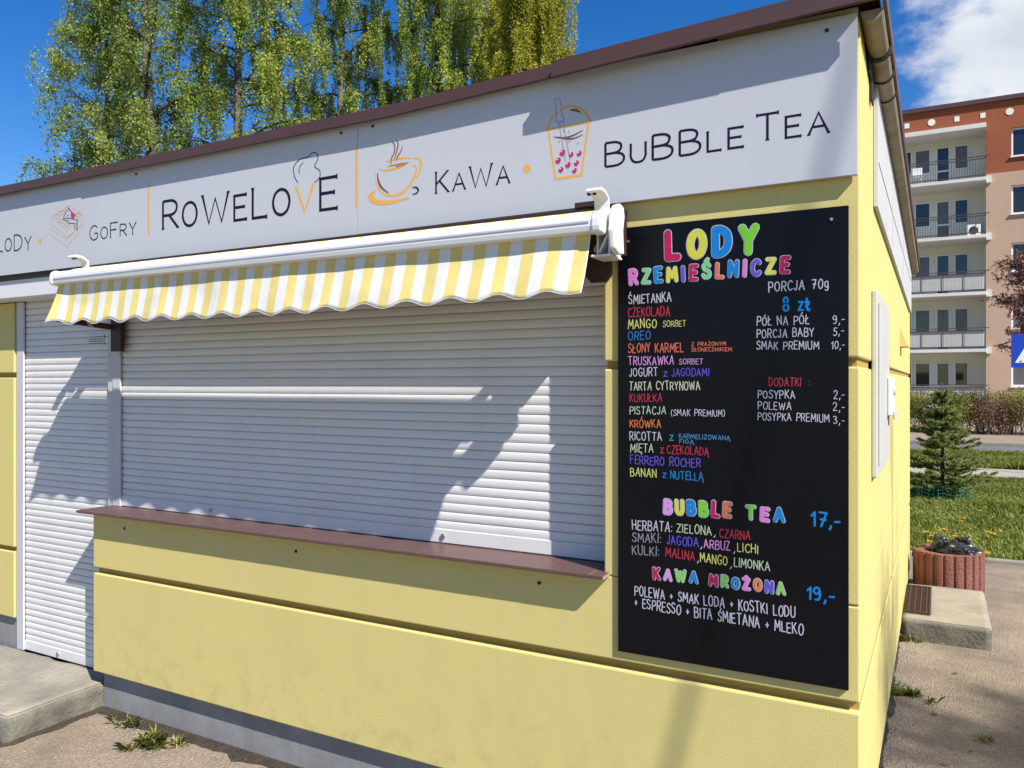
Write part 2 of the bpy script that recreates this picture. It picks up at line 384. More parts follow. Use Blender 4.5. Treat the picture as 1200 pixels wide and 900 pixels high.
# loose grit lying on the yard
def grit(areas, seed):
    r2 = np.random.default_rng(seed); out = []
    O = np.array([(1,0,0),(0,1,0),(-1,0,0),(0,-1,0),(0,0,1)],float); T = [(0,1,4),(1,2,4),(2,3,4),(3,0,4)]
    for x0,x1,y0,y1,n in areas:
        for _ in range(n):
            x, y = r2.uniform(x0,x1), r2.uniform(y0,y1); s_ = .0018+.0055*r2.random()**3
            P = O*np.array([1,r2.uniform(.6,1.2),r2.uniform(.5,.9)])*s_; a = r2.uniform(0,6.3)
            Q = P.copy(); Q[:,0] = P[:,0]*math.cos(a)-P[:,1]*math.sin(a); Q[:,1] = P[:,0]*math.sin(a)+P[:,1]*math.cos(a)
            Q += np.array([x,y,gz(x,y)+.001+r2.random()*.001])
            for t in T: out += [Q[t[0]],Q[t[1]],Q[t[2]]]
    return tag(np_mesh('loose_grit', np.array(out), 3, M['grit']), kind='stuff')
M['grit'] = mat('grit_stones', (.40,.36,.30), .9, var=.9, vscale=40, dark=(.10,.09,.08))
grit([(0.02,1.6,.9,3.1,1500),(.02,1.8,3.0,5.9,900),(-4.3,-1.5,-1.1,.04,2200),(-3.8,-.1,-.12,.04,900)], 5)
# thin dusty patches on the yard
def patch(name, cx, cy, rx, ry, m, dz, seed):
    vs, n = [(cx,cy,gz(cx,cy)+dz)], 40
    for k in range(n):
        a = 2*math.pi*k/n; q = 1+.35*noise.noise(Vector((math.cos(a)*1.6+seed, math.sin(a)*1.6, seed)))
        px, py = cx+rx*q*math.cos(a), cy+ry*q*math.sin(a)
        vs.append((px, py, gz(px,py)+dz))
    me = bpy.data.meshes.new(name); me.from_pydata(vs, [], [(0,1+k,1+(k+1)%n) for k in range(n)])
    return tag(link(name, me, m), kind='structure')

def dirt(name, pts, w, seed, m):
    vs, fs = [], []; pts = [Vector(p) for p in pts]; n = 90
    L = [(pts[i+1]-pts[i]).length for i in range(len(pts)-1)]; T = sum(L)
    for k in range(n+1):
        d = T*k/n; i = 0
        while i < len(L)-1 and d > L[i]: d -= L[i]; i += 1
        p = pts[i].lerp(pts[i+1], d/L[i]); t = (pts[i+1]-pts[i]).normalized(); nn = Vector((t.y,-t.x))
        ww = w*(.55+.9*abs(noise.noise(Vector((k*.13,seed,0))))+.35*noise.noise(Vector((k*.6,seed,4))))
        for q, dz in ((p, .012), (p+nn*ww*.5, .009+.006*noise.noise(Vector((k*.7,seed,7)))), (p+nn*ww, .0025)): vs.append((q.x,q.y,gz(q.x,q.y)+dz))
    for k in range(n):
        for j in (0,1): a = k*3+j; fs.append((a,a+1,a+4,a+3))
    me = bpy.data.meshes.new(name); me.from_pydata(vs, [], fs)
    return tag(link(name, me, m, smooth=True), kind='structure')
M['dirt'] = mat('dark_dirt', (.10,.08,.062), 1, var=.7, vscale=14, dark=(.04,.032,.026), bump=1.0, bscale=90, bdist=.02, speck=.5, speck_scale=140, spec=.1)
dirt('dirt_strip', [(-3.84,.05),(-.03,.05)], .11, 3, M['dirt'])
dirt('dirt_strip', [(-.034,.05),(-.034,4.8)], .05, 5, M['dirt'])
dirt('dirt_strip', [(-6,-.48),(-3.86,-.48),(-3.86,.04)], .05, 8, M['dirt'])

# ------------------------------------------------------------------ kiosk
XB, XP, XL = -3.886, -.865, -4.83       # left end of the bay, window pillar, door's left jamb
RY = .15                                # shutter plane
kiosk = thing('kiosk', (-2.0, 2.4, 0), 'pale yellow rendered kiosk with white roller shutters and brown roof edge', 'kiosk')
def Lpoly(x0, inset_f, inset_r, back=.30):
    return [(x0,inset_f),(-inset_r,inset_f),(-inset_r,4.87),(-.25,4.87),(-.25,back),(x0,back)]
mb = MB()
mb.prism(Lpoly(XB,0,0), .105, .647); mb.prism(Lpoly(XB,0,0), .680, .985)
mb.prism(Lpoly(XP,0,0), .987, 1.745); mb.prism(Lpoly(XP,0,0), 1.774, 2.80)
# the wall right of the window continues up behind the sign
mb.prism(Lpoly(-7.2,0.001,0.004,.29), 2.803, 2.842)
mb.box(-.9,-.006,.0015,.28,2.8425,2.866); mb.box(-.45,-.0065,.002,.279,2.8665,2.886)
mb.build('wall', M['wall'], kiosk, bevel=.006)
mb = MB(); mb.prism(Lpoly(XB+.004,.032,.005,.298), .645, .682); mb.prism(Lpoly(XP+.004,.024,.011,.298), 1.743, 1.776)
mb.build('wall_joint', M['joint'], kiosk)
# wall left of the door and the back part
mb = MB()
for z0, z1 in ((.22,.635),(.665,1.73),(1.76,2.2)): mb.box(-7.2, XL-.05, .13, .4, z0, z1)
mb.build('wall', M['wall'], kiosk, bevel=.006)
mb = MB()
for z0, z1 in ((.633,.667),(1.728,1.762)): mb.box(-7.19, XL-.056, .16, .39, z0, z1)
mb.build('wall_joint', M['joint'], kiosk)
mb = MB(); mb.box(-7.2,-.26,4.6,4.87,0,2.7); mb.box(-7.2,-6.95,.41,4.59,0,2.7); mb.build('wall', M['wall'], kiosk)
mb = MB()
mb.prism([(XB+.03,.045),(-.035,.045),(-.035,4.84),(-.28,4.84),(-.28,.35),(XB+.03,.35)], -.25, .11)
mb.box(-7.2, XL-.06, .16, .4, -.25, .225)
mb.build('plinth', M['plinth'], kiosk)
mb = MB(); mb.box(-7.2, -3.9, -.006, .30, 2.205, 2.312); mb.build('lintel', M['lintel'], kiosk, bevel=.004)
mb = MB(); mb.box(XB-.02, XP, .145, .28, 2.21, 2.45); mb.box(XB-.02, XP-.001, .02, .29, 2.452, 2.80); mb.build('shutter_box', M['lintel'], kiosk)
mb = MB(); mb.box(-7.2, XL, .17, .3, 2.16, 2.2); mb.build('door_header', M['lintel'], kiosk)
# steel beam carrying the awning, and its brown end plates
mb = MB(); mb.box(-3.80, -.86, -.118, -.002, 2.268, 2.318); mb.box(-7.2,-3.802,-.02,-.001,2.313,2.34); mb.build('support_beam_and_shade_strip', M['beam'], kiosk, bevel=.003)  # second box: dark strip painting in the shadow gap below the sign
# roof
FP = [(-7.4,2.82),(-5.0,2.816),(-3.0,2.808),(-1.82,2.808),(-1.0,2.832),(-.5,2.85),(.055,2.870)]
def fz(x):
    for (a,za),(b,zb) in zip(FP,FP[1:]):
        if x <= b: return za+(zb-za)*(x-a)/(b-a)
    return FP[-1][1]
SL = -.19/4.87
roof = None
mb = MB()
xs = [p[0] for p in FP]
for (a,b) in zip(xs, xs[1:]):
    vs = []
    for x in (a,b):
        for y in (-.055, 4.95):
            for dz in (.030, .047): vs.append((x, y, fz(x)+SL*max(0,y)*(1 if x > -9 else 0)+dz))
    mb.add(vs, [(0,4,6,2),(1,3,7,5),(0,1,5,4),(2,6,7,3)])
    if a == xs[0]: mb.add(vs[:4], [(0,2,3,1)])
    if b == xs[-1]: mb.add(vs[4:], [(0,1,3,2)])
roof = mb.build('roof', M['fascia'], kiosk)
def fascia(xa, xb, off, yf=-.07, h=.046):
    m_ = MB(); pts = [x for x in xs if xa < x < xb]; pts = [xa]+pts+[xb]
    for a,b in zip(pts, pts[1:]):
        vs = []
        for x in (a,b):
            for y in (yf-off, yf+.018-off):
                for dz in (0, h): vs.append((x, y, 1.69+(fz(x)-1.69)*(2.7+yf)/2.63+dz))
        m_.add(vs, [(0,2,6,4),(1,5,7,3),(0,4,5,1),(2,3,7,6)])
        if a == xa: m_.add(vs[:4], [(0,1,3,2)])
        if b == xb: m_.add(vs[4:], [(0,2,3,1)])
    o = m_.build('fascia', M['fascia'], roof)
    return o
roofloc = Vector(kiosk.location)
for a,b,o_,yf in ((-7.4,-3.86,.000,-.07),(-3.855,-1.02,.002,-.072),(-1.03,-.28,.003,-.104),(-.29,.06,.000,-.105)):
    fascia(a,b,o_,yf)
mb = MB()
for a, b in ((-1.02,-.5),(-.4995,.05)):
    vs = [(x,y,fz(x)+dz) for x in (a,b) for y in (-.098,-.0555) for dz in (.030,.0468)]
    mb.add(vs, [(0,4,6,2),(1,3,7,5),(0,1,5,4),(2,6,7,3),(0,2,3,1),(4,5,7,6)])
mb.build('eave', M['fascia'], roof)
# side edge strip of the roof
def zr(y): return 2.868+SL*y
mb = MB(); ny = 10
for i in range(ny):
    a, b = -.05+5.0*i/ny, -.05+5.0*(i+1)/ny-.004
    mb.bar((.072,a,zr(a)+.030),(.072,b,zr(b)+.030), .010, .055)
mb.build('fascia', M['fascia'], roof)
# half round gutter along the side
prof = [(.034+.034*math.cos(a), -.034*math.sin(a)) for a in [math.pi*k/10 for k in range(11)]]
mb = MB()
ys = [.0, 4.92]
vs = [(x, y, zr(y)-.004+z) for y in ys for x,z in prof]; n = len(prof)
mb.add(vs, [(i,i+1,n+i+1,n+i) for i in range(n-1)])
vs = [(.034+.030*(x-.034)/.034, y, zr(y)-.002+z*.88) for y in ys for x,z in prof]
mb.add(vs, [(i,n+i,n+i+1,i+1) for i in range(n-1)])
mb.add([(x, 0.0, zr(0)-.004+z) for x,z in prof], [tuple(range(n))])
mb.add([(x, 4.92, zr(4.92)-.004+z) for x,z in prof], [tuple(range(n))])
g_ = mb.build('gutter', M['gutter'], kiosk, smooth=False)
for y, w_ in ((.30,.010), (.52,.004), (.72,.003)):
    p2 = [(x*1.0+(x-.034)*.10, y, zr(y)-.004+z*1.10) for x,z in prof]
    mb = MB(); mb.tube(p2, w_, 6); mb.build('gutter_bracket', M['dark'], g_)
mb = MB(); mb.box(.005,.009,.27,.50,2.77,2.84); mb.box(.0045,.011,.36,.43,2.70,2.769); mb.build('torn_flashing', M['dark'], kiosk)

# window sill: brown tiles
mb = MB(); x = -3.935; k = 0
while x < -.84:
    w = min(.19, -.84-x); mb.box(x, x+w-.0035, -.068, .155, .9865+.0004*(k%3), .9985+.0006*(k%2)); x += w; k += 1
sill = mb.build('window_sill', M['sill'], kiosk, bevel=.002)
mb = MB(); mb.box(-3.932,-.843,-.064,.15,.984,.9965); mb.build('grout', M['grout'], sill)

def slats(x0, x1, z0, z1, y):
    """profile of 39 mm slats, each hanging a little differently"""
    P = .039; PR_ = ((.0000,0.0),(-.0026,.07),(-.0044,.25),(-.0050,.50),(-.0044,.72),(-.0026,.90),(-.0005,.935),(.0055,.945),(.0055,.992))
    n = int((z1-z0)/P)+1; NX = 28; vs = []; m = 0
    for i in range(NX+1):
        x = x0+(x1-x0)*i/NX
        for k in range(n):
            e = .0016*noise.noise(Vector((x*1.1, k*3.7, z0)))+.0010*noise.noise(Vector((x*.5, k*.35, 5)))
            dz = .0007*noise.noise(Vector((x*.9, k*5.1, 9))); tl = .0012*noise.noise(Vector((x*.6, k*2.3, 17)))
            for dy, t in PR_: vs.append((x, y+dy+e+tl*(t-.5), z0+(k+t)*P+dz))
    m = n*len(PR_)
    fs = [(i*m+j, (i+1)*m+j, (i+1)*m+j+1, i*m+j+1) for i in range(NX) for j in range(m-1)]
    me = bpy.data.meshes.new('s'); me.from_pydata(vs, [], fs)
    return me
def shutter(name, x0, x1, z0, z1, y, railw, locks, right_rail=True):
    s = link(name, slats(x0+.004, x1-.004, z0+.06, z1, y), M['shutter'], kiosk)
    b = MB(); b.box(x0+.006, x1-.006, y-.009, y+.006, z0+.002, z0+.0615); b.build('bottom_bar', M['shutter'], s, bevel=.003)
    for lx in locks:
        b = MB(); b.cyl((lx,y-.016,z0+.032),(lx,y-.008,z0+.032),.0115,16); b.cyl((lx,y-.0175,z0+.032),(lx,y-.015,z0+.032),.007,12)
        lk = b.build('lock', M['steel'], s)
        b = MB(); b.box(lx-.0015,lx+.0015,y-.0185,y-.017,z0+.027,z0+.037); b.build('keyhole', M['dark'], s)
    for a, c in (((x0-railw, x0+.012),) + (((x1-.012, x1+railw),) if right_rail else ())):
        b = MB(); b.box(a, c, y-.022, y-.010, z0, z1); b.box(a, a+.008 if a < x0 else c-.012, y-.0215, y+.05, z0, z1)
        b.build('guide_rail', M['rail'], s, bevel=.002)
    return s
ws = shutter('window_shutter', at(143,500,RY).x, -.815, .9995, 2.21, RY, .055, (at(521,628,RY).x, at(249,600,RY).x), right_rail=False)
ds = shutter('door_shutter', XL+.03, at(131,500,RY).x, .032, 2.2, RY+.006, .06, (at(69,766,RY).x,), right_rail=True)
# small service sticker on the door shutter
p0, p1 = at(104,392,RY), at(122,404,RY)
mb = MB(); mb.box(p0.x,p1.x,RY-.0030,RY-.0015,p1.z,p0.z); stk = mb.build('sticker', M['shutter'], ds)
mb = MB()
for q in range(4): mb.box(p0.x+.004, p1.x-.004-.006*(q%2), RY-.0036, RY-.0031, p1.z+.006+q*.013, p1.z+.010+q*.013)
mb.build('print', M['dark'], stk)
# anchor holes left in the front wall
for px, py in ((146,619),(347,646),(632,683)):
    p = at(px,py,0); mb = MB(); mb.cyl((p.x,-.003,p.z),(p.x,.004,p.z),.0075,10); mb.build('anchor_hole', M['dark'], kiosk)

# ------------------------------------------------------------------ stroke lettering
def S(*strokes): return strokes
HOOK = "~{x},0 {x1},-1.3 {x2},-2.3 {x3},-2.2"
G = {
 'A': (7.0, "0,0 3.5,10 7,0|1.2,3.5 5.8,3.5"),
 'B': (6.2, "0,0 0,10|~0,10 3.4,9.9 5.2,8.7 5,6.5 3.4,5.5 0,5.3|~0,5.3 3.8,5.3 6,4 6,1.6 4,.1 0,0"),
 'C': (6.2, "~6.1,8.5 4.8,9.8 3,9.9 1,8.2 .2,5 1,1.8 3,.1 4.8,.2 6.2,1.6"),
 'D': (6.6, "0,0 0,10|~0,10 3,9.8 5.7,8 6.5,5 5.7,2 3,.2 0,0"),
 'E': (5.4, "5.3,10 0,10 0,0 5.4,0|0,5.2 4.5,5.2"),
 'F': (5.2, "5.3,10 0,10 0,0|0,5.2 4.3,5.2"),
 'G': (6.8, "~6.3,8.4 4.9,9.8 3,9.9 1,8.2 .2,5 1,1.8 3,.1 5,.3 6.4,1.6|6.4,1.4 6.4,4.6 4.2,4.6"),
 'H': (6.2, "0,0 0,10|6.2,0 6.2,10|0,5 6.2,5"),
 'I': (0.6, "0.3,0 .3,10"),
 'J': (4.4, "~4,10 4,6 4,2.5 3.2,.5 1.6,0 .2,1.6"),
 'K': (6.0, "0,0 0,10|5.6,10 0,4.0|1.7,5.7 6,0"),
 'L': (5.0, "0,10 0,0 5,0"),
 'M': (8.0, "0,0 .7,10 4,3.2 7.3,10 8,0"),
 'N': (6.4, "0,0 0,10 6.4,0 6.4,10"),
 'O': (6.8, "~3.4,10 1,8.6 0,5 1,1.4 3.4,0 5.8,1.4 6.8,5 5.8,8.6 3.4,10"),
 'P': (5.8, "0,0 0,10|~0,10 4,9.9 5.8,8.4 5.6,6 3.8,4.8 0,4.7"),
 'R': (6.0, "0,0 0,10|~0,10 4,9.9 5.7,8.4 5.5,6.1 3.8,4.9 0,4.8|2.6,4.8 6.2,0"),
 'S': (5.8, "~5.5,8.5 4.2,9.8 2,9.8 .5,8.3 .9,6.4 2.9,5.3 4.9,4.2 5.7,2.3 4.7,.6 2.6,0 .9,.4 0,1.8"),
 'T': (6.4, "0,10 6.4,10|3.2,10 3.2,0"),
 'U': (6.2, "~0,10 0,6 .05,3 1.2,.6 3.1,0 5,.6 6.15,3 6.2,6 6.2,10"),
 'V': (6.8, "0,10 3.4,0 6.8,10"),
 'W': (10., "0,10 2.5,0 5,8.5 7.5,0 10,10"),
 'Y': (6.4, "0,10 3.2,4.8 6.4,10|3.2,4.8 3.2,0"),
 'Z': (6.2, ".3,10 6,10 0,0 6.2,0"),
 '0': (5.6, "~2.8,10 .8,8.4 0,5 .8,1.6 2.8,0 4.8,1.6 5.6,5 4.8,8.4 2.8,10"),
 '1': (2.6, "0,7.2 2.4,10 2.4,0"),
 '2': (5.2, "~0,8 1,9.7 2.8,10 4.6,8.8 4.6,6.8 2.8,3.6 0,0|0,0 5.2,0"),
 '3': (5.0, "~.2,9.2 2,10 4.2,9.2 4.4,7 2.2,5.4 4.6,4.2 5,2 3.4,.1 1.4,.1 0,1.4"),
 '5': (5.0, "4.8,10 .8,10 .5,5.6|~.5,5.6 2.6,6.2 4.6,4.8 4.9,2.4 3.4,.2 1.6,0 0,1.2"),
 '7': (5.2, "0,10 5.2,10 1.8,0|1.2,5 4.8,5"),
 '8': (5.2, "~2.6,5.4 .6,7 .8,9.2 2.6,10 4.4,9.2 4.6,7 2.6,5.4 .3,3.4 .4,1 2.6,0 4.8,1 4.9,3.4 2.6,5.4"),
 '9': (5.0, "~4.8,7.4 3.8,9.8 1.6,9.8 .1,7.6 1.2,5.2 3.4,5.2 4.8,7.4 4.9,4 3.6,.4 1.2,.2"),
 'g': (4.6, "~4.4,6 2.6,6.6 .6,5.6 .2,3 1.4,.8 3.2,1 4.4,3|~4.4,6.4 4.5,2 4.2,-1.6 2.4,-2.8 .4,-2"),
 'z': (4.2, ".2,6.2 4,6.2 0,0 4.2,0"),
 't': (3.6, "~1.6,9.4 1.6,4 1.8,.8 3,0 3.8,.6|0,6.6 3.6,6.6|.2,3.4 3.4,5"),      # the letter that ends "zl": a barred l
 ':': (1.2, "~.5,6 .7,6.3|~.5,1 .7,1.3"), ',': (1.4, "~1,.6 .9,-.8 .1,-2.2"), '.': (1, "~.4,0 .6,.2"),
 '-': (3.2, "0,4.4 3.2,4.6"), '+': (4.2, "0,4.2 4.2,4.2|2.1,6.3 2.1,2.1"),
 '(': (2.4, "~2.3,11 .6,8 .2,5 .6,2 2.3,-1"), ')': (2.4, "~.1,11 1.8,8 2.2,5 1.8,2 .1,-1"), ' ': (4.2, ""),
}
G['Ą'] = (7.0, G['A'][1]+"|~7,0 6.3,-1.2 6.5,-2.3 7.6,-2.3"); G['Ę'] = (5.4, G['E'][1]+"|~5,0 4.3,-1.2 4.5,-2.3 5.6,-2.3")
G['Ł'] = (5.0, G['L'][1]+"|-1.2,3.8 3,6.8"); G['Ó'] = (6.8, G['O'][1]+"|3,11.4 4.8,13.4")
G['Ś'] = (5.8, G['S'][1]+"|2.6,11.4 4.2,13.2"); G['Ż'] = (6.2, G['Z'][1]+"|~3.1,11.9 3.3,12.1")
def catmull(p, n=6, closed=False):
    out = []; m = len(p)
    idx = range(m) if closed else range(m-1)
    for i in idx:
        P = [p[(i+k)%m] if closed else p[min(max(i+k,0),m-1)] for k in (-1,0,1,2)]
        for s in range(n):
            t = s/n
            out.append(tuple(.5*((2*P[1][d])+(-P[0][d]+P[2][d])*t+(2*P[0][d]-5*P[1][d]+4*P[2][d]-P[3][d])*t*t+(-P[0][d]+3*P[1][d]-3*P[2][d]+P[3][d])*t**3) for d in (0,1)))
    if not closed: out.append(tuple(p[-1]))
    return out
def strokes_of(ch):
    res = []
    for s in G[ch][1].split('|'):
        if not s: continue
        sm = s[0] == '~'
        pts = [tuple(float(a) for a in q.split(',')) for q in s.lstrip('~').split()]
        closed = len(pts) > 3 and pts[0] == pts[-1]
        if sm and len(pts) > 2:
            pts = catmull(pts[:-1], 5, True) if closed else catmull(pts, 5)
        res.append((pts, closed and sm))
    return res
class Ribbon:
    """flat strokes lying on a wall plane y = const; every stroke a hair prouder than the last"""
    def __init__(s, y): s.y = y; s.v = []; s.f = []; s.k = 0
    def poly(s, pts):
        y = s.y-.00004*(s.k % 9); s.k += 1; b = len(s.v)
        s.v += [(x,y,z) for x,z in pts]; s.f.append(tuple(range(b, b+len(pts))))
    def disc(s, x, z, rx, rz=None, n=16):
        rz = rz or rx; s.poly([(x+rx*math.cos(2*math.pi*k/n), z+rz*math.sin(2*math.pi*k/n)) for k in range(n)])
    def stroke(s, pts, w, closed=False, rnd=True, taper=None):
        y = s.y-.00004*(s.k % 9); s.k += 1
        pts = [Vector(p) for p in pts]
        q = [pts[0]]
        for p in pts[1:]:
            if (p-q[-1]).length > 1e-5: q.append(p)
        pts = q; m = len(pts)
        if m < 2: return s.disc(pts[0].x, pts[0].y, w/2)
        if rnd and not closed and not taper:             # sharp corners: separate pen strokes with round ends
            for i in range(1, m-1):
                if (pts[i]-pts[i-1]).normalized().dot((pts[i+1]-pts[i]).normalized()) < .35:
                    s.stroke(pts[:i+1], w); s.stroke(pts[i:], w); return
        b = len(s.v)
        for i, p in enumerate(pts):
            a = pts[i-1] if (i > 0 or closed) else None; c = pts[(i+1)%m] if (i < m-1 or closed) else None
            d1 = (p-a).normalized() if a is not None else None; d2 = (c-p).normalized() if c is not None else None
            d1 = d1 or d2; d2 = d2 or d1
            n1 = Vector((-d1.y,d1.x)); n2 = Vector((-d2.y,d2.x)); nn = n1+n2
            nn = nn.normalized() if nn.length > 1e-4 else n1
            k = 1/max(.74, nn.dot(n1))
            ww = w*(taper(i/(m-1)) if taper else 1)
            for sg in (-1,1): v = p+nn*sg*ww/2*k; s.v.append((v.x,y,v.y))
        for i in range(m if closed else m-1):
            j = (i+1)%m; s.f.append((b+2*i, b+2*j, b+2*j+1, b+2*i+1))
        if rnd and not closed:
            for p, d, t_ in ((pts[0], (pts[0]-pts[1]).normalized(), 0), (pts[-1], (pts[-1]-pts[-2]).normalized(), 1)):
                ww = w*(taper(t_) if taper else 1)
                n_ = Vector((-d.y,d.x)); bb = len(s.v)
                for k in range(7):
                    a = -math.pi/2+math.pi*k/6; v = p+(d*math.cos(a)+n_*math.sin(a))*ww/2; s.v.append((v.x,y,v.y))
                s.f.append(tuple(range(bb,bb+7)))
    def build(s, name, m, parent):
        me = bpy.data.meshes.new(name); me.from_pydata(s.v, [], s.f)
        return link(name, me, m, parent)

def lay(text, a, b, h, small=None, jit=0.0, gap=2.0, seed=0):
    """letters between the points a and b (x,z) of a wall, capital height h: list of (char, [(pts, closed)])"""
    rr = random.Random(seed*101+len(text))
    sc = [(small if (small and ch.islower()) else 1.0) for ch in text]
    tx = text.upper() if small else text
    nat = sum(G[ch][0]*k for ch, k in zip(tx, sc))+gap*(len(text)-1)
    L = b[0]-a[0]; u = L/nat; x = 0; out = []
    for ch, k in zip(tx, sc):
        t = (x/nat); base = a[1]+(b[1]-a[1])*t
        ang = rr.uniform(-1,1)*.06*jit; jh = 1+rr.uniform(-1,1)*.07*jit; jz = rr.uniform(-1,1)*.05*h*jit
        st = []
        for pts, cl in strokes_of(ch):
            q = []
            for px, pz in pts:
                X, Z = px*k*u, pz*k*h/10*jh
                X += -ang*Z + .06*jit*Z*0; Z += ang*px*k*u
                q.append((a[0]+x*u+X, base+jz+Z))
            st.append((q, cl))
        out.append((ch, st)); x += G[ch][0]*k+gap
    return out

# ------------------------------------------------------------------ shop sign over the window
YS = -.030
sign = thing('shop_sign', (-2.5, YS, 2.6), 'long white sign over the window with café lettering and gold line drawings', 'sign')
seam = at(419,240,YS).x
xr = at(1004.5,203,YS).x
def sgn_z(px,py): return at(px,py,YS).z
zb = [(-7.2, 2.343), (seam, 2.343), (xr, at(1004.5,203,YS).z)]
mb = MB()
for xa, xb, za, zb_, off in ((-7.2, seam-.0012, 2.3425, 2.340, 0),(seam+.0012, xr, 2.3405, 2.347, 0)):
    def zt(x): return min(2.853, fz(x)+.03) if x < -.5 else 2.852
    pts = [x for x in (-5.0,-1.82,-1.0,-.5) if xa < x < xb]; pts = [xa]+pts+[xb]
    for p, q in zip(pts, pts[1:]):
        za1 = za+(zb_-za)*(p-xa)/(xb-xa); zb1 = za+(zb_-za)*(q-xa)/(xb-xa)
        f, k = YS-off, YS+.022
        vs = [(p,f,za1),(q,f,zb1),(q,f,zt(q)),(p,f,zt(p)),(p,k,za1),(q,k,zb1),(q,k,zt(q)),(p,k,zt(p))]
        fs = [(0,1,2,3),(4,7,6,5),(0,4,5,1),(3,2,6,7)]
        if p == xa: fs.append((0,3,7,4))
        if q == xb: fs.append((1,5,6,2))
        mb.add(vs, fs)
mb.build('sign_panel', M['sign'], sign)
for px, py in ((400,156),(437,148),(160,204),(969,36)):
    p = at(px,py,YS); mb = MB(); mb.cyl((p.x,YS-.005,p.z),(p.x,YS,p.z),.006,10); mb.build('screw', M['dark'], sign)
YT = YS-.0004
def xz(px,py,y=YT): p = at(px,py,y); return (p.x,p.z)
def serif_text(text, l, r, h_px, small, m, wk=.075, seed=1, only=None, name='lettering'):
    a, b = xz(*l), xz(*r)
    h = at(l[0], l[1]-h_px, YT).z - a[1]
    rb = Ribbon(YT); w = h*wk
    for i, (ch, st) in enumerate(lay(text, a, b, h, small, 0, 2.3)):
        if only is not None and not only(i): continue
        kk = small if text[i].islower() else 1
        ww = w*(.8+.2*kk)
        for pts, cl in st:
            rb.stroke(pts, ww, cl, rnd=False)
            if cl: continue
            for e, p in ((Vector(pts[0]), Vector(pts[1])), (Vector(pts[-1]), Vector(pts[-2]))):
                # little wedge serifs at free ends
                free = all((Vector(q)-e).length > h*.05 for o_pts, _ in st if o_pts is not pts for q in o_pts)
                if len(pts) > 5 and ch not in 'U': free = False
                mid = False
                for o_pts, _ in st:
                    if o_pts is pts: continue
                    for q1, q2 in zip(o_pts, o_pts[1:]):
                        q1, q2 = Vector(q1), Vector(q2); d = q2-q1
                        t = max(0, min(1, (e-q1).dot(d)/max(1e-9, d.dot(d))))
                        if (q1+d*t-e).length < h*.03: mid = True
                if not free or mid: continue
                d = (e-p).normalized()
                n_ = Vector((1,0)) if abs(d.y) > .5 else Vector((0,1))
                rb.stroke([e-n_*h*.075*kk, e+n_*h*.075*kk], ww*.62, rnd=False)
    o = rb.build(name, m, sign); return o
serif_text('LoDy', (-4,295.5), (36.5,292.5), 18, .80, M['ink'], .088)
serif_text('GoFry', (105,282), (159.5,274), 16.5, .80, M['ink'], .088)
serif_text('RoWeLovE', (191,268.5), (395,244), 32, .84, M['ink'], .104, only=lambda i: i != 6)
serif_text('RoWeLovE', (191,268.5), (395,244), 32, .84, M['gold'], .115, only=lambda i: i == 6)
serif_text('KaWa', (511,226.5), (597,214), 24.5, .80, M['ink'], .094)
serif_text('BuBBle', (709.5,195.5), (871,171.5), 27.5, .78, M['ink'], .102)
serif_text('Tea', (887,165.5), (971,155.5), 30, .80, M['ink'], .098)
# gold bars and dots
for (px, y0, y1, w) in ((174,216.5,275.5,.011),(417.4,172.5,243.8,.011)):
    rb = Ribbon(YT); rb.stroke([xz(px,y0), xz(px,y1)], w, rnd=False); rb.build('gold_bar', M['gold'], sign)
for (px, py, r_) in ((47,282.5,.0165),(617.4,197.6,.0165)):
    rb = Ribbon(YT); rb.disc(*xz(px,py), r_, n=24); rb.build('gold_dot', M['gold'], sign)
def drawing(name, items, parent=None):
    """items: (material, width m, smooth, [(px,py)...])"""
    by = {}
    for m_, w, sm, pts in items: by.setdefault(m_, []).append((w, sm, pts))
    root = None
    for i, (m_, its) in enumerate(by.items()):
        rb = Ribbon(YT-.0004*i)
        for w, sm, pts in its:
            q = [xz(*p) for p in pts]
            if w == 'fill': rb.poly(q); continue
            if sm: q = catmull(q, 6)
            rb.stroke(q, w, taper=(lambda t: .25+.75*math.sin(math.pi*min(1,max(0,t)))) if sm == 2 else None)
        o = rb.build(name if root is None else 'drawn_line', M[m_], root if root is not None else (parent or sign))
        if root is None: root = o
    return root
def c(ox, oy, k, *pts): return [(ox+x/k, oy+y/k) for x,y in pts]
# swirl of ice cream standing in the gold letter
q = lambda *p: c(150,130,4,*p)
drawing('ice_cream_drawing', [('ink',.0045,1,q((795,335),(780,305),(777,262),(805,228),(845,215),(862,197),(885,200),(890,225),(875,260),(898,280),(898,312),(875,335))),
                              ('ink',.004,1,q((803,293),(803,268),(820,243)))])
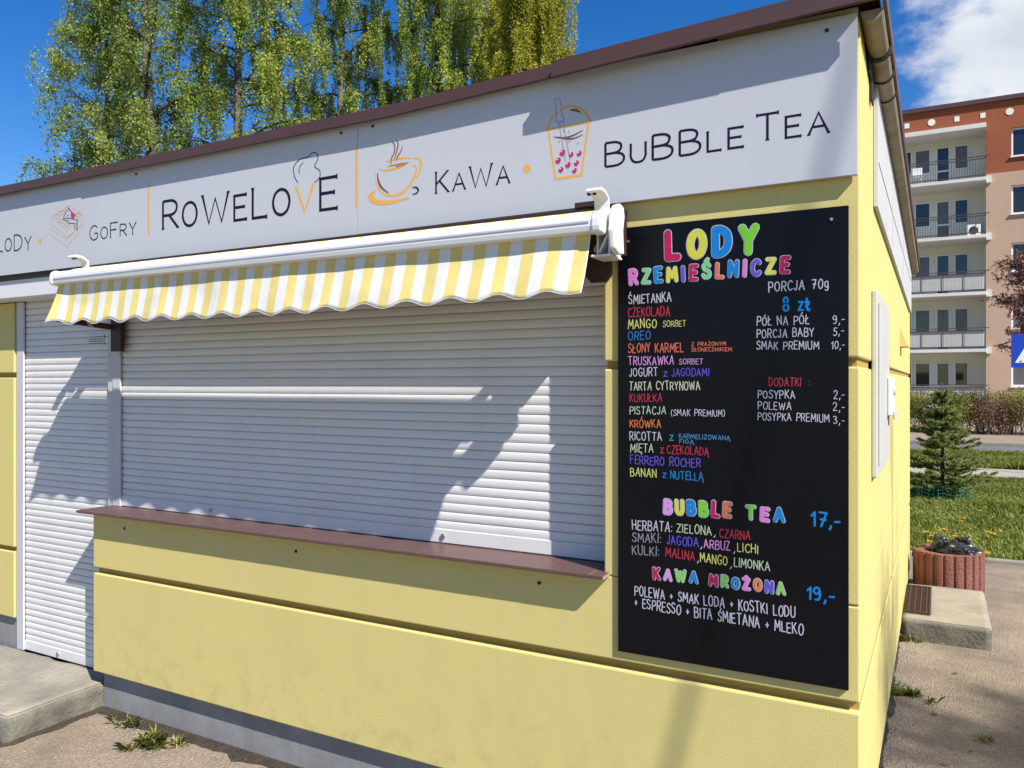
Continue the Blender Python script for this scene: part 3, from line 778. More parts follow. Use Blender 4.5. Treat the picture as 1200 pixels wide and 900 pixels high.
# coffee cup
q = lambda *p: c(425,155,10,*p)
drawing('coffee_cup_drawing', [
  ('gold',.011,2,q((150,480),(160,600),(220,700),(330,745),(440,720),(520,660),(580,570),(620,480),(625,410),(600,385),(575,410))),
  ('gold',.010,2,q((590,320),(640,300),(680,340),(680,420),(650,500),(605,545))),
  ('gold',.009,2,q((185,435),(280,445),(400,420),(480,395))), ('gold',.009,2,q((270,345),(340,325),(460,300),(570,305))),
  ('gold',.020,2,q((150,690),(90,730),(90,770),(150,815),(280,825),(420,800),(545,768))), ('gold',.007,2,q((130,700),(115,745),(160,795),(260,820))),
  ('brownink',.010,2,q((175,480),(185,570),(225,650),(305,712))), ('brownink',.006,2,q((340,105),(375,150),(370,240),(335,310),(335,380))),
  ('brownink',.006,2,q((390,80),(415,140),(395,240),(365,330))), ('brownink',.006,2,q((468,155),(445,230),(405,290),(395,335))),
  ('coffee','fill',0,q((270,408),(340,385),(450,358),(545,350),(500,380),(400,410),(390,385))),
  ('ink',.007,2,q((580,645),(630,645),(655,680),(630,715),(585,725)))])
# bubble tea cup
q = lambda *p: c(630,110,8.573,*p)
items = [('gold',.008,0,q((108,355),(180,855))), ('gold',.010,0,q((180,855),(440,815))), ('gold',.008,0,q((440,815),(515,285))),
  ('gold',.007,1,q((95,357),(250,335),(400,305),(532,282))), ('gold',.007,1,q((98,355),(115,290),(150,230),(190,190))),
  ('gold',.009,1,q((232,165),(290,130),(360,122),(430,150),(490,205),(530,282))),
  ('thin',.0022,0,q((175,60),(195,225))), ('thin',.0022,0,q((225,55),(250,230))), ('thin',.0022,0,q((175,60),(200,45),(225,55))),
  ('thin',.0022,1,q((195,225),(182,262),(220,285),(262,265),(265,235),(240,228))), ('thin',.0018,0,q((215,285),(280,670))), ('thin',.0018,0,q((255,280),(330,670))),
  ('brownink',.006,2,q((160,430),(270,440),(360,415),(455,365))), ('brownink',.005,2,q((200,430),(290,450),(370,445),(460,405))),
  ('brownink',.009,2,q((325,165),(385,165),(430,188)))]
for x, y in ((260,365),(312,378),(215,475),(318,478),(404,492),(442,200)): items.append(('brownink',.003,0,q((x,y),(x+5,y+6))))
bt = drawing('bubble_tea_drawing', items)
for x, y, r_ in ((252,590,30),(340,608,24),(420,597,25),(208,668,29),(307,712,28),(392,693,25),(237,760,26),(373,768,24)):
    px, pz = xz(*q((x,y))[0], YT-.0014); rb = Ribbon(YT-.0014); rb.disc(px, pz, r_*.00037, n=18)
    pe = rb.build('pearl', M['berry'], bt)
    rb = Ribbon(YT-.0020); rb.disc(px-.004, pz+.004, .0028, n=8); rb.build('glint', M['white_ink'], pe)
# waffle
q = lambda *p: c(40,230,12.86,*p)
W_ = .0030
items = [('gold_soft',W_,0,q((260,310),(530,140),(755,290),(497,510),(260,310),(265,410),(497,620),(497,510))), ('gold_soft',W_,0,q((755,290),(745,400),(497,620))),
  ('gold_soft',W_,0,q((275,440),(245,490),(495,655),(495,760),(240,570),(245,490))), ('gold_soft',W_,0,q((745,400),(740,470),(495,760))), ('gold_soft',W_,0,q((497,645),(735,400)))]
for x, y in ((355,300),(430,245),(415,370),(490,425),(500,190),(665,280)):
    items.append(('gold',.0028,0,q((x-40,y),(x,y-38),(x+40,y-2),(x,y+38),(x-40,y))))
items += [('ink',.0034,0,q((510,175),(570,235))), ('ink',.0030,1,q((500,200),(470,265),(445,345),(520,375),(530,405),(610,405))), ('ink',.0034,0,q((610,405),(610,490))),
          ('ink',.0030,1,q((450,330),(530,330),(600,340),(660,360))), ('ink',.0030,0,q((660,360),(655,520))), ('ink',.0045,0,q((637,395),(637,505))), ('ink',.003,0,q((500,290),(525,290)))]
wf = drawing('waffle_drawing', items)
rb = Ribbon(YT-.0016)
for x, y, r_ in ((575,265,.0105),(605,285,.0105),(580,310,.011),(570,235,.006)): rb.disc(*xz(*q((x,y))[0]), r_)
rb.build('strawberry', M['berry'], wf)

# ------------------------------------------------------------------ menu board
YB = -.014
b0, b1 = at(723.5,268.5,YB), at(994.3,239.6,YB)
b2, b3 = at(724.8,763.2,YB), at(994.3,809.6,YB)
board = thing('menu_board', ((b0.x+b1.x)/2, 0, b2.z), 'black menu board with handwritten coloured ice cream and drink prices', 'menu board')
bx0, bx1, bz0, bz1 = (b0.x+b2.x)/2, (b1.x+b3.x)/2, (b2.z+b3.z)/2, (b0.z+b1.z)/2
mb = MB(); mb.box(bx0, bx1, YB, -.001, bz0, bz1); mb.build('board_panel', M['board'], board, bevel=.001, seg=1)
for px, py in ((736.5,283),(974.5,257)):
    p = at(px,py,YB); mb = MB(); mb.cyl((p.x,YB-.004,p.z),(p.x,YB,p.z),.005,12); mb.build('screw', M['steel'], board)
PEN = {}
def pen(name):
    if name not in PEN:
        c_ = {'white':(205,205,222),'grey':(150,150,165),'pale':(215,218,185),'red':(196,58,82),'salmon':(226,118,92),'yellow':(222,226,130),'blue':(60,125,205),
              'sky':(30,140,215),'lilac':(226,160,232),'violet':(108,92,215),'orange':(240,130,78),'green':(150,215,110),'mint':(196,216,186),'teal':(80,150,205),
              'crimson':(200,34,98),'lime':(128,216,62),'lemon':(226,224,82),'pink':(236,130,222),'peach':(238,120,90),'azure':(22,138,220),'aqua':(130,220,150)}[name]
        PEN[name] = mat('marker_'+name, tuple(q_*.74 for q_ in srgb(*c_)), .6, var=.25, vscale=60, spec=.2)
    return PEN[name]
YW = YB-.0004
seedc = [0]
def write(text, l, r, h_px, col, wk=.115, jit=1.0, gap=2.9):
    seedc[0] += 1
    a, b = xz(l[0],l[1],YW), xz(r[0],r[1],YW)
    h = at(l[0], l[1]-h_px, YW).z-a[1]
    rb = Ribbon(YW)
    for ch, st in lay(text, a, b, h, None, jit, gap, seedc[0]):
        for pts, cl in st: rb.stroke(pts, max(.0021, h*wk), cl)
    return rb.build('handwriting', pen(col), board)
def bubble(text, l, r, h_px, cols, wk=.27, seed=5, line='white'):
    """fat letters with a pale outline"""
    a, b = xz(l[0],l[1],YW), xz(r[0],r[1],YW)
    h = at(l[0], l[1]-h_px, YW).z-a[1]; w = h*wk
    i = 0
    L = lay(text, (a[0]+w/2,a[1]+w/2), (b[0]-w/2,b[1]+w/2), h-w, None, .9, 6.6, seed)
    for ch, st in L:
        if not st: continue
        lo = Ribbon(YW)
        for pts, cl in st: lo.stroke(pts, w+max(.0042, w*.22), cl)
        o = lo.build('bubble_letter', pen(line), board)
        hi = Ribbon(YW-.0008)
        for pts, cl in st: hi.stroke(pts, w, cl)
        hi.build('letter_fill', pen(cols[i]), o); i += 1
bubble('LODY', (779,306), (889,299.5), 35.5, ['crimson','lemon','azure','lime'], .235)
bubble('RZEMIEŚLNICZE', (737,335), (926,320.5), 19, ['pink','aqua','azure','lemon','violet','crimson','aqua','peach','azure','pink','violet','lemon','crimson'], .215)
T = [
 ('ŚMIETANKA',(737,356.2),(786.5,353.5),10.3,'white'), ('CZEKOLADA',(736.3,371.6),(784.8,370),10.3,'red'), ('MANGO',(736.3,385.2),(769,383.6),10,'yellow'),
 ('SORBET',(777,382.8),(803.5,382.2),6.6,'yellow'), ('OREO',(736.4,398.6),(762,397.6),9.6,'blue'), ('SŁONY KARMEL',(736.4,413.3),(800.7,412),10,'salmon'),
 ('Z PRAŻONYM',(810.5,405.6),(850.6,405),4.3,'salmon'), ('SŁONECZNIKIEM',(810.5,411.8),(857.4,411.4),4.2,'salmon'), ('TRUSKAWKA',(736.7,427.5),(789.3,427),9.3,'lilac'),
 ('SORBET',(796,426.8),(823.6,426.6),6.2,'lilac'), ('JOGURT',(737.5,440.8),(770.5,440.6),9.3,'white'), ('z',(777.8,440.8),(782,440.7),9,'violet'), ('JAGODAMI',(787.3,440.8),(830.6,440.6),8.6,'violet'),
 ('TARTA CYTRYNOWA',(737.6,457),(820.3,456.8),9.2,'pale'), ('KUKUŁKA',(738.2,470.6),(775.6,470.4),9,'red'), ('PISTACJA',(738.2,485),(780,485.2),9,'mint'),
 ('(SMAK PREMIUM)',(786.5,487),(849.3,488),7.2,'white'), ('KRÓWKA',(738.3,500.6),(774.4,501.2),9,'orange'), ('RICOTTA',(738.3,515.6),(775.2,516.4),9.6,'white'),
 ('z',(784.8,516),(789.3,516.1),9,'teal'), ('KARMELIZOWANĄ',(795.8,513.4),(855.3,515.8),5.0,'teal'), ('FIGĄ',(796.3,519.3),(812.8,520.3),4.6,'teal'),
 ('MIĘTA',(738.9,529.6),(765.3,530.4),9.6,'mint'), ('z',(773.8,530.3),(778,530.4),9,'red'), ('CZEKOLADĄ',(781.8,531.2),(830.3,534),9.2,'red'),
 ('FERRERO ROCHER',(739,543.4),(820.7,547.7),9.4,'violet'), ('BANAN',(739,557.6),(769,559),9.4,'yellow'), ('z',(776.4,559.6),(781,559.8),9,'sky'), ('NUTELLĄ',(785.9,560.7),(824,563.4),9.2,'sky'),
 ('PORCJA',(901,342),(942.4,338.8),11,'white'), ('70g',(952,338.6),(970.6,336.5),11,'white'), ('8 zt',(918.2,364.5),(948.5,363),15,'azure'),
 ('PÓŁ NA PÓŁ',(887.2,381.8),(948,379.6),9.8,'white'), ('9,-',(976,379.6),(989.4,377.8),9.6,'white'), ('PORCJA BABY',(887.2,396),(953.5,393.8),9.6,'white'), ('5,-',(976.6,392.8),(988.6,391.6),9,'white'),
 ('SMAK PREMIUM',(886.8,409.6),(959.5,409),9,'white'), ('10,-',(974.2,408.6),(989.4,408),8.4,'white'),
 ('DODATKI',(901.4,452.2),(938,452.4),9.6,'red'), (':',(948,451),(949,451),8,'red'), ('POSYPKA',(888.4,466.6),(931.5,467),9,'white'), ('2,-',(977.2,466.8),(989.4,467),9,'white'),
 ('POLEWA',(888.5,479.4),(927,480.2),8.8,'white'), ('2,-',(976.4,481.4),(989.4,482),8.8,'white'), ('POSYPKA PREMIUM',(888.2,491.8),(971.8,495),8.6,'white'), ('3,-',(977,496.4),(989,496.8),8.6,'white'),
 ('17,-',(951,615.5),(984,619),15,'azure'), ('HERBATA:',(741.2,620.4),(787.5,623.2),10.8,'white'), ('ZIELONA',(793.2,623.4),(833.6,627),9.8,'mint'), (',',(836.5,628),(838.5,628),9,'white'),
 ('CZARNA',(843.2,629.4),(879,632.6),10,'red'), ('SMAKI:',(741.2,634),(774.5,636.6),10.6,'grey'), ('JAGODA',(781.6,637.4),(818.3,640.6),10,'violet'), (',',(820.8,641),(822.8,641),9,'white'),
 ('ARBUZ',(825.2,641.6),(855.5,645.4),10,'lilac'), (',',(859.5,646.5),(861.5,646.5),9,'white'), ('LICHI',(864.4,645.9),(888,648.8),9.6,'yellow'), ('KULKI:',(741.2,649.6),(772.4,651.4),10.6,'grey'),
 ('MALINA',(780.2,652.2),(813.8,656.6),10,'red'), (',',(816.8,657.5),(818.8,657.5),9,'white'), ('MANGO',(820.8,658.2),(852,662.6),10.2,'yellow'), (',',(855.5,664),(857.5,664),9,'white'), ('LIMONKA',(860.4,663.8),(902,669),10,'mint'),
 ('19,-',(946,702),(977,706),14.5,'azure'), ('POLEWA + SMAK LODA + KOSTKI LODU',(744,697.2),(931.6,724),11,'white'), ('+ ESPRESSO + BITA ŚMIETANA + MLEKO',(744,711.3),(941.2,744.4),11,'white'),
]
for t in T:
    write(*t, wk=.16 if t[0] in ('17,-','19,-','8 zt') else .105)
bubble('BUBBLE', (777,602.6), (857.5,608), 19.5, ['lilac','lemon','azure','lime','crimson','orange'], .23)
bubble('TEA', (873.6,609.2), (920,613.4), 17.5, ['lime','pink','azure'], .23)
bubble('KAWA', (765,679), (818,684.6), 14.5, ['crimson','lilac','green','azure'], .23)
bubble('MROŻONA', (830.4,686.4), (920.6,697.6), 14.5, ['crimson','green','azure','pink','orange','violet','green'], .23)

# ------------------------------------------------------------------ awning
AXL, AXR = -3.775, -.79
awn = thing('awning', (-2.3, -.2, 2.2), 'retracted yellow and white striped awning with scalloped valance', 'awning')
def add_uv(me, fn):
    uv = me.uv_layers.new(name='cloth')
    for lp in me.loops: uv.data[lp.index].uv = fn(me.vertices[lp.vertex_index].co)
YV = -.262
VXR = at(692,300,YV).x
stripe_u = lambda co: ((co.x-at(683,300,YV).x)/.1005+.25, co.z)
# front bar: rounded aluminium profile with a step
cy, cz = -.262, 2.226
def lerpz(x): return (AXR-x)/(AXR-AXL)*.008
prof = [(-.030,-.030),(-.034,-.012),(-.033,.010),(-.026,.026),(-.012,.034),(.010,.034),(.024,.024),(.026,.0),(.022,-.026),(.004,-.034)]
mb = MB(); n = len(prof)
vs = [(x, cy+a, cz+b+lerpz(x)) for x in (AXL, AXR) for a,b in prof]
mb.add(vs, [tuple(range(n)), tuple(range(2*n-1,n-1,-1))]+[(i,n+i,n+(i+1)%n,(i+1)%n) for i in range(n)])
bar = mb.build('front_bar', M['pvc'], awn, bevel=.003)
mb = MB(); mb.box(AXL+.01, AXR-.01, cy-.0365, cy-.033, cz-.004+.004, cz+.002+.004); mb.build('groove_line', M['rail'], bar)
for xa, xb in ((AXL-.022, AXL+.004),(AXR-.004, AXR+.034)):
    mb = MB(); vs = [(x, cy+a*1.12, cz+b*1.15+lerpz(x)) for x in (xa, xb) for a,b in prof]
    mb.add(vs, [tuple(range(n)), tuple(range(2*n-1,n-1,-1))]+[(i,n+i,n+(i+1)%n,(i+1)%n) for i in range(n)])
    mb.build('end_cap', M['plastic'], awn, bevel=.008, seg=3)
# valance
NU, NV = 420, 14
ph = at(593,345,YV).x
vs, fs = [], []
for j in range(NV+1):
    v = j/NV
    for i in range(NU+1):
        u = i/NU; x = (AXL-.002)+(VXR-(AXL-.002))*u
        lft = max(0, 1-u/.95)
        sway = (.050-.024*lft**1.3+.035*max(0,1-u/.05)**2)*v**1.4
        wav = .003*math.sin(2*math.pi*(x-ph)/.2+.8)*v + .010*noise.noise(Vector((x*3.1, v*1.4, 2.2)))*v
        if u > .90: wav -= .018*math.sin((u-.90)/.1*math.pi)*v*math.sin(v*2.2)
        drop = .214+.004*math.sin(x*2.1)
        env = min(1, (1-u)/.045) 
        lobe = .0112*math.cos(2*math.pi*(x-ph)/.2) * env
        lobe = lobe if lobe < 0 else lobe*1.15
        zt_ = cz-.024+lerpz(x); z = zt_-(drop-lobe-(.004 if u < .05 else 0))*v
        xx = x-.022*max(0,1-u/.06)*v - .012*u*v
        vs.append((xx, YV+.004-sway+wav, z))
for j in range(NV):
    for i in range(NU):
        a = j*(NU+1)+i; fs.append((a, a+1, a+NU+2, a+NU+1))
me = bpy.data.meshes.new('v'); me.from_pydata(vs, [], fs)
uvl = me.uv_layers.new(name='cloth')
for lp in me.loops:
    i = lp.vertex_index % (NU+1); x = (AXL-.002)+(VXR-(AXL-.002))*i/NU
    uvl.data[lp.index].uv = ((x-at(683,300,YV).x)/.1005+.25, me.vertices[lp.vertex_index].co.z)
val = link('valance', me, M['fabric'], awn, smooth=True)
sol = val.modifiers.new('thickness','SOLIDIFY'); sol.thickness = .0012; sol.offset = 0
# hem piping
edge = [vs[NV*(NU+1)+i] for i in range(0, NU+1, 3)]
mb = MB(); mb.tube(edge, .0014, 5); mb.build('hem', M['white_ink'], val)
# fabric going back to the roll, and the roll itself
RYc, RZc, RR = -.172, 2.256, .034
pts = [(-.276, 2.252),(-.262,2.2625),(-.240,2.2685),(-.210,2.279),(-.190,2.2875),(-.172,2.2908)]
vs, fs = [], []; NU2 = 150
for j, (y, z) in enumerate(pts):
    for i in range(NU2+1):
        x = AXL+.02+(AXR-.03-AXL-.02)*i/NU2
        vs.append((x, y, z+lerpz(x)*.6+(.004*noise.noise(Vector((x*4,j,1))) if 1 < j < 4 else 0)))
for j in range(len(pts)-1):
    for i in range(NU2):
        a = j*(NU2+1)+i; fs.append((a,a+1,a+NU2+2,a+NU2+1))
me = bpy.data.meshes.new('c'); me.from_pydata(vs, [], fs); add_uv(me, stripe_u)
cv = link('canopy_cloth', me, M['fabric'], awn, smooth=True)
mb = MB(); mb.tube([(AXL+.02,RYc,RZc),(AXR-.02,RYc,RZc)], RR, 20); rl = mb.build('fabric_roll', M['fabric'], awn); add_uv(rl.data, stripe_u)
mb = MB(); mb.tube([(AXR-.02,RYc,RZc),(AXR+.05,RYc,RZc)], .018, 14); mb.tube([(AXR+.0,RYc,RZc),(AXR+.010,RYc,RZc)], .042, 18); mb.tube([(AXR+.028,RYc,RZc),(AXR+.036,RYc,RZc)], .040, 18)
mb.build('roller_axle', M['plastic'], awn)
# end bracket: curved white cover at the right
prof2 = [(-.235,2.288),(-.205,2.298),(-.175,2.292),(-.165,2.26),(-.178,2.21),(-.170,2.130),(-.215,2.125),(-.258,2.140),(-.268,2.20),(-.258,2.26)]
mb = MB(); mb.extrude(prof2, 'x', AXR+.046, AXR+.068); mb.build('end_cover', M['plastic'], awn, bevel=.006, seg=3)
mb = MB(); mb.box(AXR-.03,AXR+.041,-.235,-.12,2.205,2.213); mb.box(AXR-.03,AXR+.041,-.235,-.12,2.120,2.128); mb.box(AXR-.012,AXR-.006,-.225,-.12,2.128,2.205)
mb.box(AXR+.030,AXR+.036,-.225,-.12,2.128,2.205); mb.bar((AXR-.004,-.2,2.135),(AXR+.03,-.2,2.2),.008,.05,(0,1,0))
mb.build('arm_bracket', M['plastic'], awn, bevel=.002)
# perforated hanger plates above the roll
def hanger(px, py, flip=1):
    mb = MB(); x0 = at(px,py,-.15).x
    pr = [(-.215,2.352),(-.200,2.364),(-.160,2.360),(-.128,2.340),(-.122,2.27),(-.132,2.27),(-.137,2.334),(-.163,2.349),(-.198,2.352)]
    mb.extrude(pr, 'x', x0-.028, x0+.028)
    o = mb.build('hanger_plate', M['plastic'], awn, bevel=.003)
    m2 = MB()
    for q_ in (-.016,.004):
        m2.cyl((x0-.012+q_,-.18,2.345),(x0-.012+q_,-.18,2.3645),.007,10)
    m2.build('bolt_hole', M['dark'], o)
hanger(703,232); hanger(96,310)
# folded arms under the cloth
mb = MB(); mb.bar((AXR-.08,-.165,2.195),(-2.1,-.185,2.195),.035,.05); mb.bar((-2.1,-.225,2.19),(AXR-.12,-.235,2.185),.030,.045); mb.build('folding_arm', M['pvc'], awn, bevel=.004)
mb = MB(); mb.bar((AXL+.12,-.165,2.195),(-2.5,-.185,2.195),.035,.05); mb.bar((-2.5,-.225,2.19),(AXL+.16,-.235,2.185),.030,.045); mb.build('folding_arm', M['pvc'], awn, bevel=.004)
# brown mounting plates bolted under the beam
def plate(x0, x1, zlo, zhi, y):
    mb = MB(); mb.extrude([(x0+.02,zlo),(x1-.02,zlo),(x1,zlo+.025),(x1,zhi),(x0,zhi),(x0,zlo+.025)], 'y', y-.006, y)
    o = mb.build('mounting_plate', M['beam'], awn, bevel=.001, seg=1)
    m2 = MB(); xm = (x0+x1)/2; m2.cyl((xm,y-.015,(zlo+zhi)/2+.01),(xm,y-.006,(zlo+zhi)/2+.01),.017,6); m2.cyl((xm,y-.022,(zlo+zhi)/2+.01),(xm,y-.015,(zlo+zhi)/2+.01),.010,12); m2.build('bolt', M['steel'], o)
pa, pb = at(686,332,-.12), at(717,300,-.12)
plate(pa.x, pb.x, pa.z, 2.262, -.112)
mb = MB(); mb.box(-.862,-.772,-.105,-.003,2.150,2.267); mb.box(-.859,-.773,-.104,-.0035,2.2672,2.3185); mb.box(-.93,-.835,-.122,-.0035,2.319,2.340); mb.build('wall_console', M['beam'], awn, bevel=.003)
pa, pb = at(134,412,.11), at(143,380,.11)
mb = MB(); mb.box(pa.x-.01, pb.x+.01, .095, .118, pa.z, 2.2); mb.bar((pa.x-.005,.09,2.01),(pa.x-.09,-.16,2.04),.03,.03); mb.build('mounting_plate', M['beam'], awn)

# ------------------------------------------------------------------ right side wall: panel, meter cabinet
mb = MB(); vs = [(.016,.56,2.362),(.016,4.72,2.292),(.016,4.72,2.66),(.016,.56,2.828)]
vs += [(.002,y,z) for _,y,z in vs]; mb.add(vs, [(0,1,2,3),(4,7,6,5),(0,4,5,1),(1,5,6,2),(2,6,7,3),(3,7,4,0)])
sp = thing('side_sign', (0,2.6,2.3), 'weathered pale grey blank panel high on the sunny side wall', 'sign panel')
mb.build('panel', M['panel2'], sp)
mb = MB(); mb.box(.0165,.0185,.6,4.6,2.535,2.539)
for y in (1.6,3.0,4.1): mb.box(.0165,.0185,y,y+.004,2.37,2.72)
mb.build('panel_seam', M['rail'], sp)
cab = thing('meter_cabinet', (0,.87,1.36), 'flat grey utility cabinet with small box on the sunny side wall', 'meter cabinet')
mb = MB(); mb.box(.001,.020,.47,1.22,1.345,2.035); mb.build('cabinet_body', M['cabinet'], cab, bevel=.004)
mb = MB(); mb.box(.0205,.026,.53,1.17,1.385,1.995); mb.build('cabinet_door', M['cabinet'], cab, bevel=.003)
bx = thing('socket_box', (.02,1.12,1.6), 'small white cable box fixed on the lower edge of grey cabinet', 'box')
mb = MB(); mb.box(.0265,.046,.98,1.20,1.555,1.72); mb.build('box_body', M['plastic'], bx, bevel=.006)
mb = MB(); mb.box(.0465,.056,1.02,1.17,1.54,1.575); mb.cyl((.046,1.09,1.66),(.054,1.09,1.66),.02,14); mb.build('socket_lid', M['cabinet'], bx, bevel=.003)
v = thing('wall_vent', (.0,3.2,1.9), 'small yellow hooded vent high on side wall behind the cabinet', 'vent')
mb = MB(); mb.add([(.001,2.9,1.93),(.001,3.12,1.93),(.001,3.12,2.05),(.001,2.9,2.05),(.05,2.9,1.93),(.05,3.12,1.93)], [(0,3,4),(1,5,2),(3,2,5,4),(0,4,5,1),(0,1,2,3)]); mb.build('vent_hood', M['wall'], v)

# ------------------------------------------------------------------ steps, planter, mat
def rough_block(name, x0, x1, y0, y1, z0, z1, m, seed, cut=.06, amp=.008, parent=None):
    bm = bmesh.new(); bmesh.ops.create_cube(bm, size=1)
    bmesh.ops.scale(bm, vec=(x1-x0,y1-y0,z1-z0), verts=bm.verts); bmesh.ops.translate(bm, vec=((x0+x1)/2,(y0+y1)/2,(z0+z1)/2), verts=bm.verts)
    bmesh.ops.bevel(bm, geom=list(bm.edges), offset=.009, segments=2, affect='EDGES')
    for _ in range(5):
        es = [e for e in bm.edges if e.calc_length() > cut]
        if not es: break
        bmesh.ops.subdivide_edges(bm, edges=es, cuts=1, use_grid_fill=True)
    bmesh.ops.triangulate(bm, faces=[f for f in bm.faces if len(f.verts) > 4])
    bm.normal_update()
    for v_ in bm.verts:
        p = v_.co; q = noise.noise(p*9+Vector((seed,0,0)))*amp+noise.noise(p*28+Vector((seed,3,0)))*amp*.5
        edge_ = max(0, 1-abs(p.z-z1)/.05)*max(0, noise.noise(p*6+Vector((seed,9,1))))*amp*2.0
        v_.co += v_.normal*(q-edge_)
    bm.normal_update()
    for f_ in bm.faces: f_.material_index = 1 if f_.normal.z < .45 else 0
    me = bpy.data.meshes.new(name); bm.to_mesh(me); bm.free()
    return link(name, me, m, parent, smooth=True)
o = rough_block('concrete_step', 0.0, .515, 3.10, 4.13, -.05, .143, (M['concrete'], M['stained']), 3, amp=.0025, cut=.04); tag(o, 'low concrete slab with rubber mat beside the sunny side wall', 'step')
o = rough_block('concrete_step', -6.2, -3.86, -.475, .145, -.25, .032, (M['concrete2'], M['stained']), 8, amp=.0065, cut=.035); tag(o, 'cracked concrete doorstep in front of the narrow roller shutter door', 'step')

# rubber mat with holes
mt = MB(); X0, X1, Y0, Y1 = -.0, .172, 3.22, 3.98; zt_ = .150
mt.box(X1-.012,X1,Y0,Y1,zt_,zt_+.018); mt.box(.004,X1-.0122,Y0,Y0+.014,zt_,zt_+.0175); mt.box(.004,X1-.0122,Y1-.014,Y1,zt_,zt_+.0175)
k = 0; y = Y0+.055
while y < Y1-.03:
    mt.box(.004,X1-.0123,y,y+.010,zt_+.0005,zt_+.017-.0003*(k%2)); y += .052; k += 1
x = .012+.02
while x < X1-.02:
    mt.box(x,x+.009,Y0+.0142,Y1-.0142,zt_+.001,zt_+.0163); x += .036
tag(mt.build('door_mat', M['mat_rubber'], bevel=.002), 'brown perforated rubber mat lying on the low concrete slab', 'door mat')

# planter: ribbed red concrete ring with a bite out of its left side
pcx, pcy, pr, ph_ = .285, 4.52, .256, .355
pl = thing('planter', (pcx,pcy,0), 'ribbed red concrete planter ring standing behind the concrete slab', 'planter')
NB = 22
def outline(r_, groove):
    pts = []
    N = NB*8
    for k in range(N):
        a = 2*math.pi*k/N; t = (k % 8)/8
        rr_ = r_-(groove if t < .13 else (.004*abs(t-.56)/.44))
        x, y = pcx+rr_*math.cos(a), pcy+rr_*math.sin(a)
        # the bite: a circle cut out at the left
        dx, dy = x-(pcx-.30), y-(pcy+.10); d = math.hypot(dx,dy)
        if d < .145: x, y = (pcx-.30)+dx/d*.145, (pcy+.10)+dy/d*.145
        pts.append((x,y))
    return pts
outer = outline(pr, .016)
inner = []
N = len(outer)
for k in range(N):
    a = 2*math.pi*k/N; x, y = pcx+.185*math.cos(a), pcy+.185*math.sin(a)
    dx, dy = x-(pcx-.30), y-(pcy+.10); d = math.hypot(dx,dy)
    if d < .20: x, y = (pcx-.30)+dx/d*.20, (pcy+.10)+dy/d*.20
    inner.append((x,y))
vs = [(x,y,-.01) for x,y in outer]+[(x,y,ph_) for x,y in outer]+[(x,y,ph_) for x,y in inner]+[(x,y,.15) for x,y in inner]
fs = []
for k in range(N):
    j = (k+1)%N
    fs += [(k,j,N+j,N+k),(N+k,N+j,2*N+j,2*N+k),(2*N+k,2*N+j,3*N+j,3*N+k)]
mb = MB(); mb.add(vs, fs); mb.build('planter_ring', M['redconc'], pl)
mb = MB(); mb.add([(x,y,ph_-.06) for x,y in inner], [tuple(range(N))]); mb.build('soil', M['soil'], pl)
# crumpled black bag in it
def crumple(name, cx_, cy_, cz_, sx, sy, sz, seed, m, parent=None):
    bm = bmesh.new(); bmesh.ops.create_icosphere(bm, subdivisions=4, radius=1)
    for v_ in bm.verts:
        p = v_.co.copy(); q = 1+.55*noise.noise(p*1.7+Vector((seed,0,0)))+.28*abs(noise.noise(p*4+Vector((0,seed,0))))
        v_.co = Vector((cx_+p.x*sx*q, cy_+p.y*sy*q, cz_+max(-.6,p.z)*sz*q))
    me = bpy.data.meshes.new(name); bm.to_mesh(me); bm.free()
    return link(name, me, m, parent)
bag = thing('plastic_bag', (pcx,pcy,ph_-.05), 'crumpled black plastic bag lying in the red planter', 'bag')
crumple('bag_body', pcx+.07, pcy-.07, ph_+.005, .125, .085, .055, 4.2, M['bag'], bag)
crumple('bag_knot', pcx-.055, pcy-.02, ph_+.03, .062, .075, .085, 9.1, M['bag'], bag)
crumple('bag_corner', pcx+.10, pcy+.06, ph_+.05, .07, .04, .045, 6.4, M['bag'], bag)

# ------------------------------------------------------------------ leaves, grass, trees
def quads(c, size, aspect=.7, droop=0.0):
    """leaf quads (diamond) with random directions; c (N,3), size (N,)"""
    n = len(c)
    u = rng.normal(size=(n,3)); u[:,2] -= droop; u /= np.linalg.norm(u,axis=1)[:,None]
    w = rng.normal(size=(n,3)); v = np.cross(u,w); v /= np.linalg.norm(v,axis=1)[:,None]
    s = size[:,None]
    out = np.stack([c-u*s*.5, c+v*s*aspect*.5, c+u*s*.5, c-v*s*aspect*.5], axis=1)
    return out.reshape(-1,3)

